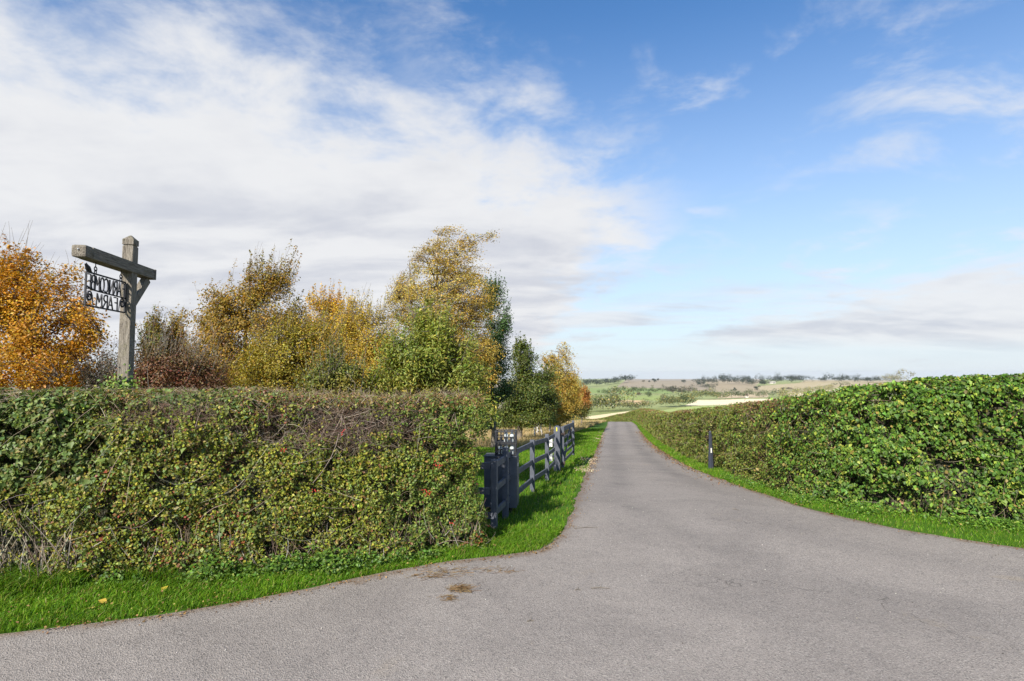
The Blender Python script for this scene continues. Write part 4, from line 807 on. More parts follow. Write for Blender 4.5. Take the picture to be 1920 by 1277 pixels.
    tree('dogwood_shrub', 'dull dark red leaved shrub right behind the wooden signpost', (cam_x(320, 11), 11), [L(290, 690, 11, 45, 42), L(335, 700, 11, 60, 42), L(385, 710, 11, 40, 36), L(260, 715, 11, 40, 30)],
         [(.13, .045, .03, 4), (.18, .075, .04, 3), (.10, .06, .035, 3), (.17, .13, .05, 2), (.09, .095, .03, 2)], 700, 26, (.035, .058), .03, sigma=.09, stems=5, bare=90, gap=.33, seed=21, cat='shrub')
    tree('hazel_sapling', 'narrow green brown sapling with pointed top between signpost and tall maple', (cam_x(286, 15), 15), [L(286, 650, 15, 18, 40), L(288, 615, 15, 8, 16), L(292, 690, 15, 22, 36)], OLIVE[:3] + GREEN[:2], 230, 26, (.05, .075), .035, sigma=.08, seed=22, group='saplings behind the red shrub')
    tree('hazel_sapling', 'bushier yellow green sapling next to the tall olive maple', (cam_x(328, 15.5), 15.5), [L(328, 650, 15.5, 20, 34), L(330, 625, 15.5, 9, 12), L(335, 690, 15.5, 28, 36)], YOLIVE + [(.34, .2, .03, 2)], 260, 26, (.05, .075), .035, sigma=.08, seed=23, group='saplings behind the red shrub')
    tree('bare_shrub', 'sparse dark purple shrub low between the orange tree and the signpost', (cam_x(196, 12), 12), [L(192, 712, 12, 30, 22), L(205, 702, 12, 14, 22)], [(.06, .045, .045, 3), (.10, .07, .06, 2), (.09, .10, .04, 2)], 130, 14, (.035, .055), .025, sigma=.06, stems=3, bare=16, seed=24, cat='shrub')
    # dark understorey behind the trunks
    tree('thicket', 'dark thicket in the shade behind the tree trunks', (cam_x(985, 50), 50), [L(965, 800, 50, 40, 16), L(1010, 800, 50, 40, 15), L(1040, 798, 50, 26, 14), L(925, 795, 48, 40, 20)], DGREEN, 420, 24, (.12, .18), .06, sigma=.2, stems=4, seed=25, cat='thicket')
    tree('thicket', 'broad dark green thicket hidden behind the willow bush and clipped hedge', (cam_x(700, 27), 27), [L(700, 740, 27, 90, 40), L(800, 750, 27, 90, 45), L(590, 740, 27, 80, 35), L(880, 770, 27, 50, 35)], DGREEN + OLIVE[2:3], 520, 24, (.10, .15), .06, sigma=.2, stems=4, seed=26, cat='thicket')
forest()

# ------------------------------------------------------------------ far trees, woods, farm buildings
def far_crown(P0, w, h, n, pal, size, seed):
    """leafy clumps of one far tree: lumpy, uneven"""
    k = max(4, int(3 + 4 * rng.random())); cen = rng.normal(0, .30, (k, 3)); cen[:, 2] = np.abs(cen[:, 2]) * .7 + rng.uniform(-.15, .3, k)
    j = rng.integers(0, k, n); d = norm(rng.normal(size=(n, 3))) * (rng.random((n, 1)) ** .4) * rng.uniform(.30, .5, k)[j][:, None]
    Q = cen[j] + d; Q[:, 2] = Q[:, 2] * .66 + .40
    P = P0 + Q * np.array([w, w, h]); P[:, 2] = np.maximum(P[:, 2], P0[2] + .05 * h)
    return P, norm(d + 1e-6) * .7 + np.array([-.2, -.1, .4]) + rng.normal(0, .4, (n, 3)), rng.uniform(.7, 1.3, n) * size, jitter_col(pick(pal, n), .16, .06)
FG = [(.075, .105, .035, 3), (.10, .13, .045, 3), (.06, .085, .035, 2)]; FD = [(.030, .044, .024, 3), (.045, .060, .030, 3)]; FY = [(.26, .24, .07, 3), (.20, .21, .07, 3), (.30, .25, .09, 1)]; FB = [(.17, .13, .08, 3), (.13, .12, .07, 3)]; FP = [(.28, .26, .17, 3), (.22, .23, .14, 2)]
def far_tree(px, py, wpx, hpx, pal, label, group, n=200):
    g = ground(px, py); d = g[1]; w, h = 1.35 * wpx * d / F, 1.45 * hpx * d / F
    root = empty('far_tree', (g[0], g[1], g[2]), 0, label, 'tree', group)
    BM().tube([(0, 0, -.2 * h), (0, 0, .3 * h), (.03 * w, 0, .6 * h)], [.045 * w + .1, .03 * w + .07, .02 * w + .03], 5).build('trunk', M['bark'], root)
    P, Nn, s, c = far_crown(np.zeros(3), w, h, n, pal, .2 * min(w, h), 0)
    o = obj('crown', leaves('crown', P, Nn, s, c, M['dull'], LEAF2), root); o['kind'] = 'stuff'
def wood(name, label, pts, pal, cat='wood', n=230):
    """pts: (px, py of foot, width px, height px) for each lump"""
    A = []
    for (px, py, wpx, hpx) in pts:
        g = ground(px, py); d = g[1]; A.append(far_crown(g, 1.75 * wpx * d / F, (1.75 if hpx > 4 else 2.0) * hpx * d / F, n, pal, .19 * min(wpx, hpx) * d / F, 0))
    P, Nn, s, c = (np.concatenate([a[i] for a in A]) for i in range(4))
    tag(obj(name, leaves(name, P, Nn, s, c, M['dull'], LEAF2)), label, cat, kind='stuff')
def run(x0, y0, x1, y1, n, w, h, j=.4): return [(x0 + (x1 - x0) * (i + rng.normal() * .3) / max(n - 1, 1), y0 + (y1 - y0) * i / max(n - 1, 1) + rng.normal() * .25, w * rng.uniform(.75, 1.3), h * rng.uniform(1 - j, 1 + j)) for i in range(n)]
def countryside():
    wood('ridge_wood', 'dark wood climbing to the left end of the brown hilltop field', run(1098, 727, 1180, 717, 15, 10, 8.5, .25), FD)
    wood('ridge_wood', 'long dark wood on the skyline above the middle of the hill', run(1316, 720.5, 1408, 720.5, 17, 9, 9, .25) + run(1408, 723, 1440, 723, 6, 9, 11), FD)
    wood('ridge_wood', 'dark wood on the skyline beside the white barn', run(1448, 719, 1512, 716.5, 11, 9, 8.5, .2), FD)
    wood('ridge_wood', 'thin dark wood on the skyline towards the ivy hedge', run(1540, 715.5, 1650, 717.5, 18, 9, 7.5, .25), FD)
    wood('ridge_wood', 'pale olive trees on the skyline just over the ivy hedge', run(1660, 718, 1696, 716, 6, 12, 11, .2), FP)
    wood('ridge_wood', 'trees along the hedgerow dividing the brown hilltop fields', run(1312, 724, 1336, 731, 7, 6, 6), FD)
    wood('valley_wood', 'row of green trees across the upper green field', run(1130, 740, 1236, 737.5, 19, 6.5, 8, .35), FG)
    wood('valley_wood', 'dark purplish brown wood in the middle of the slope', run(1246, 738.5, 1296, 740, 11, 9, 9, .25), FB + FD)
    wood('valley_wood', 'mixed green trees along the foot of the hill', run(1296, 748, 1352, 749, 9, 11, 10, .35), FG + FY)
    wood('valley_wood', 'green trees round the farmhouse in the valley', run(1352, 748, 1462, 743.5, 17, 10, 9.5, .3), FG + FP)
    wood('valley_wood', 'olive and yellow copse beside the pale stubble field', run(1246, 764, 1298, 761, 10, 14, 15, .25), FY + FG, n=230)
    wood('valley_wood', 'pale olive bushes peeping over the ivy hedge top', run(1462, 753, 1560, 735, 12, 12, 11, .35), FP + FY)
    wood('valley_wood', 'large pale green and yellow trees beyond the lane bend', run(1116, 772, 1152, 770, 7, 17, 21, .2) + run(1158, 769, 1212, 767, 9, 13, 11, .25), FP + FG + FY, n=300)
    wood('field_hedge', 'dark hedge along the lower edge of the brown hilltop field', run(1155, 727, 1345, 736, 46, 5, 1.8, .2), FD, 'hedge', 40)
    wood('field_hedge', 'hedge between the two green fields of the slope', run(1100, 741.5, 1245, 742.5, 36, 5, 2.0, .2), FD, 'hedge', 40)
    wood('field_hedge', 'dark hedge curving round the reddish valley field', run(1145, 749.5, 1205, 751, 18, 4, 2.4, .2) + run(1205, 751, 1219, 755, 5, 4, 2.4, .2) + run(1219, 755, 1209, 759, 5, 4, 2.4, .2), FD, 'hedge', 40)
    wood('field_hedge', 'hedge running down from the valley field to the olive copse', run(1205, 750, 1248, 754, 11, 5, 2.6, .2), FG, 'hedge', 40)
    wood('field_hedge', 'yellowing hedge along the pale stubble behind the lane bend', run(1105, 777, 1200, 768, 22, 6, 3.0, .3), FY + FG, 'hedge', 50)
    far_tree(1228, 717.2, 6, 6.5, FD, 'lone round dark tree standing tallest on the hilltop skyline', 'lone trees on the hill')
    far_tree(1282, 718, 5.5, 4.6, FD, 'small round dark tree alone on the hilltop skyline', 'lone trees on the hill')
    far_tree(1206, 717, 5, 3.2, FB, 'low pale bush on the hilltop skyline', 'lone trees on the hill')
    far_tree(1217, 717, 3, 2.6, FD, 'tiny dark bush beside the lone round tree on the skyline', 'lone trees on the hill')
    far_tree(1244, 754, 9, 13, FP + FG, 'single rounded olive tree at the end of the valley hedge', 'single trees in the valley')
    far_tree(1150, 748.5, 7, 7, FD, 'single dark tree at the corner of the reddish field', 'single trees in the valley')
    far_tree(1198, 742.5, 6, 5.5, FB, 'single brown tree on the hedge between two green fields', 'single trees in the valley')
    far_tree(1217, 744, 9, 7, FG, 'single spreading green tree below the upper green field', 'single trees in the valley')
    far_tree(1375, 736, 5, 6.5, FD, 'single dark tree below the second brown field', 'single trees in the valley')
    far_tree(1418, 731.5, 6, 6, FD, 'single dark tree where the pale and brown hill fields meet', 'single trees in the valley')
    far_tree(1576, 725.5, 11, 8, FP, 'single pale tree standing in the light hill field', 'single trees in the valley')
    far_tree(1467, 732, 6, 5, FB, 'first of two brown bushes in the pale hill field', 'single trees in the valley')
    far_tree(1480, 732, 6, 5, FB, 'second of two brown bushes in the pale hill field', 'single trees in the valley')
    def house(px, py, wpx, hpx, label, name, roof):
        g = ground(px, py); s = g[1] / F; w, h = wpx * s, hpx * s; r = empty(name, tuple(g), .1, label, 'building')
        BM().box((0, 0, h * .3 - .5), (w, w * .5, h * .6 + 1)).build('wall', M['wall'], r)
        b = bmesh.new(); q = [b.verts.new(v) for v in ((-w*.53, -w*.3, h*.59), (w*.53, -w*.3, h*.59), (w*.53, w*.3, h*.59), (-w*.53, w*.3, h*.59), (-w*.53, 0, h), (w*.53, 0, h))]
        for f in ((0, 1, 5, 4), (2, 3, 4, 5), (0, 4, 3), (1, 2, 5), (0, 3, 2, 1)): b.faces.new([q[i] for i in f])
        me = bpy.data.meshes.new('roof'); b.to_mesh(me); b.free(); me.materials.append(M[roof]); obj('roof', me, r)
        for x in (-.25, .1, .33): BM().box((x * w, -w * .25, h * .33), (w * .10, .12, h * .22)).build('window', M['pane'], r)
    house(1448, 719.5, 11, 4.5, 'long pale barn on the skyline among dark woods', 'barn', 'wall')
    house(1399, 746, 7, 6.5, 'pale farmhouse with brown roof among the valley trees', 'farmhouse', 'tile')
countryside()

# ------------------------------------------------------------------ wooden signpost with iron sign
def signpost():
    U = np.array([-.126, .992, 0]); ang = math.atan2(U[1], U[0]); bx, by = -5.03, 7.42; bz = hz(bx, by)
    # local frame: x along the beam (away from the road), y to its left
    r = empty('wooden_signpost', (bx, by, bz), ang, 'tall weathered oak signpost with crossbeam rising out of the clipped hedge', 'signpost')
    r.rotation_euler = (0, 0, ang)
    s = .134
    p = BM().box((0, 0, 1.86), (s, s, 3.72 + .3), .009); p.box((0, 0, 3.90), (s * .84, s * .84, .08)); o = p.build('post', M['oak'], r)
    c = BM(); c.box((0, 0, 3.92), (s * 1.04, s * 1.04, .075), .006)
    g = bmesh.ops.create_cone(c.b, cap_ends=True, segments=4, radius1=s * .70, radius2=.012, depth=.06, matrix=Matrix.Translation((0, 0, 3.985)) @ Matrix.Rotation(math.pi / 4, 4, 'Z'))
    c.build('cap', M['oak'], r)
    b = BM(); b.beam((-.93, 0, 3.585), (.50, 0, 3.585), .158, .138, .010); bo = b.build('crossbeam', M['oak_beam'], r)
    e = BM(); e.beam((-1.075, 0, 3.585), (-.934, 0, 3.585), .160, .142, .028); e.build('beam_end', M['oak_beam'], r)
    e = BM(); e.beam((.504, 0, 3.585), (.535, 0, 3.585), .166, .146, .006); e.build('beam_end', M['oak_beam'], r)
    k = BM(); k.beam((.05, 0, 3.10), (.43, 0, 3.50), .085, .10, .006); k.build('brace', M['oak'], r)
    BM().lathe([(.010, 0), (.010, .008), (.005, .011)], (0, 0, 0), 8).build('bolt_head', M['steel'], r).matrix_local = Matrix.Translation((-1.078, .0, 3.60)) @ Matrix.Rotation(-math.pi / 2, 4, 'Y')
    # iron sign, read from the far side: here seen from behind
    z0, z1, x0, x1 = 2.985, 3.375, -.915, -.082
    q = empty('hanging_sign', (bx + U[0] * x0, by + U[1] * x0, bz + z0), ang, 'black iron openwork sign reading FARNICOMBE FARM seen from behind, hanging from the crossbeam', 'sign')
    W, Hh = x1 - x0, z1 - z0; ir = M['iron']; t = .0098
    fr = BM(); fr.beam((0, 0, 0), (W, 0, 0), .014, .018).beam((0, 0, Hh), (W, 0, Hh), .014, .018).beam((0, 0, .0092), (0, 0, Hh - .0092), .014, .018).beam((W, 0, .0092), (W, 0, Hh - .0092), .014, .018).build('frame', ir, q)
    BM().tube([(.004, 0, .205), (.03, 0, .225), (.06, 0, .215), (.10, 0, .196), (W * .5, 0, .19), (W - .004, 0, .186)], t * .95, 6).build('middle_bar', ir, q)
    A = lambda cx, cy, rx, ry, a, b, n: [(cx + rx * math.cos(a + (b - a) * i / n), cy + ry * math.sin(a + (b - a) * i / n)) for i in range(n + 1)]
    G = {'F': (.8, [[(0, 0), (0, 1), (.9, 1)], [(0, .60), (.62, .60)]]), 'A': (1, [[(0, 0), (.5, 1), (1, 0)], [(.17, .33), (.83, .33)]]),
         'R': (.9, [[(0, 0), (0, 1)], [(0, 1)] + A(.4, .76, .42, .24, math.pi/2, -math.pi/2, 8) + [(0, .52)], [(.35, .52), (1, 0)]]), 'N': (.95, [[(0, 0), (0, 1), (1, 0), (1, 1)]]), 'I': (.1, [[(0, 0), (0, 1)]]),
         'C': (.9, [A(.6, .5, .6, .5, .9, 2 * math.pi - .9, 14)]), 'O': (1, [A(.5, .5, .5, .5, 0, 2 * math.pi, 18)]), 'M': (1.15, [[(0, 0), (.12, 1), (.5, .38), (.88, 1), (1, 0)]]),
         'B': (.8, [[(0, 0), (0, 1)], [(0, 1)] + A(.4, .77, .4, .23, math.pi/2, -math.pi/2, 8) + [(0, .54)], [(0, .54)] + A(.45, .27, .5, .27, math.pi/2, -math.pi/2, 8) + [(0, 0)]]), 'E': (.75, [[(.9, 0), (0, 0), (0, 1), (.9, 1)], [(0, .54), (.65, .54)]])}
    def word(txt, xa, xb, za, zb):
        # the word starts at the post (local x = xb) and runs towards the road: mirrored from this side
        gap = .16; tot = sum(G[ch][0] for ch in txt) + gap * (len(txt) - 1); sc_ = (xb - xa) / tot; cur = xb
        for ch in txt:
            wd = G[ch][0] * sc_; b = BM()
            for ln in G[ch][1]: b.tube([(cur - u * wd, 0, za + v * (zb - za)) for u, v in ln], t, 6)
            b.build('letter', ir, q); cur -= wd + gap * sc_
    word('FARNICOMBE', .030, W - .028, .200, Hh - .022)
    word('FARM', .215, W - .175, .006, .165)
    for sx, cx in ((1, .078), (-1, W - .066)):                   # scrolls on both sides of the lower word
        zc = .112; pts = [(cx + sx * (.010 + .042 * (i / 22)) * math.cos(math.pi / 2 + (22 - i) * .42), zc + (.010 + .042 * (i / 22)) * 1.15 * math.sin(math.pi / 2 + (22 - i) * .42)) for i in range(23)]
        tail = [(cx + sx * .030, zc + .050), (cx + sx * .052, zc + .018), (cx + sx * .062, zc - .035), (cx + sx * .070, zc - .075), (cx + sx * .080, .005)]
        BM().tube([(a, 0, b) for a, b in pts + tail], [.006 + .006 * math.sin(math.pi * i / 27) for i in range(28)], 6).build('scroll', ir, q)
    bd = BM()                                                    # little iron bird on the corner
    bd.tube([(-.036, 0, Hh + .083), (-.022, 0, Hh + .080), (-.010, 0, Hh + .080), (.004, 0, Hh + .068), (.024, 0, Hh + .048), (.05, 0, Hh + .026), (.085, 0, Hh + .014), (.11, 0, Hh + .008)], [.002, .009, .015, .020, .029, .027, .012, .005], 8)
    bd.tube([(.03, 0, Hh + .004), (.03, 0, Hh + .03)], .004, 5); bd.tube([(-.004, 0, Hh + .09), (.002, 0, Hh + .103)], [.007, .002], 5); bd.build('bird_figure', ir, q, True)
    for k, x in enumerate((.175, W - .115)):                     # hooks, rings and links
        ch = empty('sign_chain', (bx + U[0] * (x0 + x), by + U[1] * (x0 + x), bz + z1), ang, ['short rusty hook and ring carrying the outer corner of the iron sign', 'short hook and ring carrying the iron sign next to the post'][k], 'chain', 'hangers of the iron sign')
        BM().tube([(0, 0, .150), (0, 0, .085), (.008, 0, .072)], .0055, 6).build('hook', M['rust'], ch)
        for zc, ax in ((.060, 0), (.022, 1)):
            rad = .026 if ax == 0 else .022
            BM().tube([((math.cos(a) * rad) if ax == 0 else 0.0, 0.0 if ax == 0 else math.cos(a) * .011, zc + math.sin(a) * (rad if ax == 0 else .027)) for a in np.linspace(0, 2 * math.pi, 14)[:-1]], .006, 5, True).build('ring', ir, ch)
    # ivy at the foot where the post leaves the hedge
    n = 420; P = np.stack([bx + rng.normal(.02, .11, n), by - .12 + rng.normal(0, .06, n), bz + 1.90 + np.abs(rng.normal(0, .13, n))], 1)
    iv = obj('post_ivy', leaves('post_ivy', P, np.array([0, -.7, .5]) + rng.normal(0, .4, (n, 3)), rng.uniform(.03, .06, n), jitter_col(pick(GREEN, n), .2, .06), M['ivy'], LEAF4)); tag(iv, 'clump of green ivy round the foot of the wooden signpost', 'ivy', kind='stuff')
signpost()

# ------------------------------------------------------------------ fence, gate, cabinet, crates, bollard
def fence():
    pts = [(-.25, 8.12), (-.10, 8.85), (.40, 11.3), (.80, 13.1), (1.10, 14.85)]; tops = [.985, 1.07, 1.01, 1.05]
    r = empty('rail_fence', (pts[0][0], pts[0][1], hz(*pts[0])), 0, 'dark grey post and three rail fence from the clipped hedge to the gate post', 'fence'); o = np.array([pts[0][0], pts[0][1], hz(*pts[0])])
    w = lambda x, y, h: Vector((x - o[0], y - o[1], hz(x, y) + h - o[2]))
    for (x, y), h in zip(pts[:4], tops):
        b = BM(); b.box(w(x, y, h / 2 - .15), (.088, .088, h + .3), .006, Matrix.Rotation(-.18, 3, 'Z')); b.build('post', M['paint'], r)
    hs = (.93, .58, .24); nx, ny = .055, -.012
    for k, (p, q) in enumerate(zip(pts[:-1], pts[1:])):
        for h in hs:
            if k == 0: h = h + (0 if h < .9 else -.02)
            a, c = w(*p, h), w(*q, h if k != 3 else h + .01); d = (c - a).normalized(); side = Vector((d.y, -d.x, 0)) * 0.0
            sft = Vector((.0, 0, 0.0)); b = BM(); b.beam(a + side + d * .040, c + side - d * (.040 if k < 3 else .07), .036, .088, .004); b.build('rail', M['paint'], r)
    lx, ly = -3.4, 7.75
    for h in hs:                                                 # bay running left behind the hedge
        b = BM(); b.beam(w(-.30, 8.12, h - .03), w(-2.2, 8.35, h - .03), .036, .09, .004); b.build('rail', M['paint'], r)
    b = BM(); b.box(w(-2.2, 8.42, .35), (.088, .088, 1.3), .006); b.build('post', M['paint'], r)
    # gate post with rounded top
    gx, gy = 1.18, 15.0; gz = hz(gx, gy); g = empty('gate_post', (gx, gy, gz), -.2, 'stout dark grey gate post with rounded top and yellow marker', 'gate post')
    b = BM(); b.box((0, 0, .36), (.165, .165, 1.52), .006)
    prof = [(-.0825, 1.121)] + [(.0825 * math.cos(a), 1.121 + .065 * math.sin(a)) for a in np.linspace(math.pi, 0, 11)]
    f1 = [b.b.verts.new((x, -.082, z)) for x, z in prof[1:]]; f2 = [b.b.verts.new((x, .082, z)) for x, z in prof[1:]]
    b.b.faces.new(f1); b.b.faces.new(f2[::-1])
    for i in range(len(f1)): j = (i + 1) % len(f1); b.b.faces.new((f1[i], f2[i], f2[j], f1[j]))
    b.build('post', M['paint'], g)
    BM().box((0, -.086, 1.10), (.026, .006, .10), .002).build('marker', M['yellow'], g)
    for k, (za, zb) in enumerate(((.26, .52), (.63, .87))):
        pl = empty('white_plate', (gx - .17, gy + .06, gz + za), -.2, ['lower white rectangular plate fixed beside the gate post', 'upper white rectangular plate fixed beside the gate post'][k], 'plate', 'white plates beside the gate post')
        BM().box((0, 0, (zb - za) / 2), (.105, .03, zb - za), .008).build('board', M['white'], pl); BM().box((.075, .0, (zb - za) / 2), (.055, .02, .05), .003).build('bracket', M['paint'], pl)
    # open field gate
    ex, ey = 1.98, 18.55; hx, hy = gx + .15, gy + .10; a = math.atan2(ey - hy, ex - hx); Lg = math.hypot(ex - hx, ey - hy)
    G = empty('field_gate', (hx, hy, hz(hx, hy)), a, 'dark grey five bar gate standing open along the grass', 'gate'); sl = (hz(ex, ey) - hz(hx, hy)) / Lg
    P = lambda x, h: (x, 0, h + sl * x * .75)
    b = BM(); b.beam(P(0, .10), P(0, 1.16), .085, .085, .006); b.build('hanging_stile', M['paint'], G)
    b = BM(); b.beam(P(Lg, .12), P(Lg, 1.22), .075, .075, .006); b.build('slamming_stile', M['paint'], G)
    for h, t in ((1.10, .12), (.86, .075), (.64, .075), (.44, .075), (.24, .075)): b = BM(); b.beam(P(.04, h), P(Lg - .035, h), .032 if t < .1 else .055, t, .004); b.build('bar', M['paint'], G)
    b = BM(); b.beam(Vector(P(.06, .24)) + Vector((0, -.030, 0)), Vector(P(Lg * .52, 1.06)) + Vector((0, -.030, 0)), .026, .075, .003); b.build('brace', M['paint'], G)
    b = BM(); b.beam(Vector(P(Lg - .06, .24)) + Vector((0, -.030, 0)), Vector(P(Lg * .56, 1.06)) + Vector((0, -.030, 0)), .026, .075, .003); b.build('brace', M['paint'], G)
    for h in (.22, .98): b = BM(); b.box((-.075, 0, h), (.09, .035, .05), .006).box((-.035, -.05, h), (.05, .04, .09), .01); b.build('hinge', M['rust'], G)
    # control cabinet
    cx, cy = -.17, 9.35; cz = hz(cx, cy); c = empty('control_cabinet', (cx, cy, cz), -.12, 'dark grey metal cabinet on a short leg behind the first fence posts', 'cabinet')
    b = BM(); b.box((0, 0, .49), (.52, .34, .80), .008); b.build('body', M['cab'], c)
    BM().box((0, 0, .898), (.54, .36, .016), .004).build('lid', M['cab'], c)
    BM().box((.264, 0, .49), (.012, .30, .74), .004).build('door', M['cab'], c); BM().box((.274, -.02, .46), (.016, .03, .09), .005).build('handle', M['steel'], c); BM().box((.273, -.05, .76), (.004, .07, .05)).build('label_plate', M['white'], c)
    BM().box((.13, -.05, .0), (.10, .10, .30), .005).build('leg', M['iron'], c); BM().box((-.16, .05, .0), (.10, .10, .30), .005).build('leg', M['iron'], c)
    # bottle crates on the cabinet
    for k in range(2):
        q = empty('bottle_crate', (cx + .075, cy + .0, cz + .907 + k * .198), -.05, ['black plastic bottle crate standing on the grey cabinet', 'black plastic bottle crate stacked on top of the other crate'][k], 'crate', 'stacked bottle crates'); W, D, Ht = .345, .30, .195
        for sx in (-1, 1):
            for sy in (-1, 1): BM().box((sx * (W/2 - .016), sy * (D/2 - .016), Ht/2), (.032, .032, Ht - .002), .005).build('corner_post', M['crate'], q)
        for z, t in ((Ht - .013, .022), (.098, .016), (.012, .022)):
            b = BM()
            for s in (-1, 1): b.box((0, s * (D/2 - .008), z), (W - .066, .014, t), .003).box((s * (W/2 - .008), 0, z), (.014, D - .066, t), .003)
            b.build('rim', M['crate'], q)
        for s_ in (-1, 1):
            for x in (-.082, 0, .082): BM().box((x, s_ * (D/2 - .009), .055), (.026, .010, .068)).build('side_bar', M['crate'], q); BM().box((x * .52 - .04, s_ * (D/2 - .009), .142), (.010, .010, .062)).build('side_bar', M['crate'], q)
            for y in (-.06, .06): BM().box((s_ * (W/2 - .009), y, .055), (.010, .05, .068)).build('side_bar', M['crate'], q); BM().box((s_ * (W/2 - .009), y, .142), (.010, .012, .062)).build('side_bar', M['crate'], q)
        BM().box((0, 0, .008), (W - .07, D - .07, .008)).build('base', M['crate'], q)
        for x, y in ((-.095, -.088), (0, -.088), (.095, -.088), (-.095, .03), (.0, .03), (.095, .03)):
            if k == 1 and (x < -.01 or y > 0): continue
            bt = empty('glass_bottle', (cx + .075 + x, cy + y, cz + .907 + k * .198 + .0125), 0, ['clear glass bottle standing in the lower crate', 'clear glass bottle standing in the upper crate'][k], 'bottle', ['bottles in the lower crate', 'bottles in the upper crate'][k])
            BM().lathe([(.030, 0), (.036, .006), (.037, .09), (.034, .115), (.022, .145), (.018, .160), (.019, .172)], n=14).build('bottle_body', M['glass'], bt, True); BM().lathe([(.0195, .1722), (.0195, .180), (.016, .182)], n=12).build('cap', M['steel'], bt)
    # bollard by the right hedge
    p = ground(1333, 880); bo = empty('marker_bollard', tuple(p), .25, 'dark slender bollard with white reflector standing against the right hedge', 'bollard'); s = p[1] / F; hh = 70 * s
    b = BM(); b.box((0, 0, hh * .5 - .05), (.125, .10, hh + .02), .02, None, .55); b.build('post', M['bollard'], bo); BM().lathe([(.036, hh - .05), (.034, hh - .02), (.024, hh + .005), (.008, hh + .015)], (0, 0, 0), 12).build('cap', M['bollard'], bo, True)
    BM().box((-.012, -.052, hh * .50), (.034, .012, .13), .003).build('reflector', M['white'], bo)
fence()

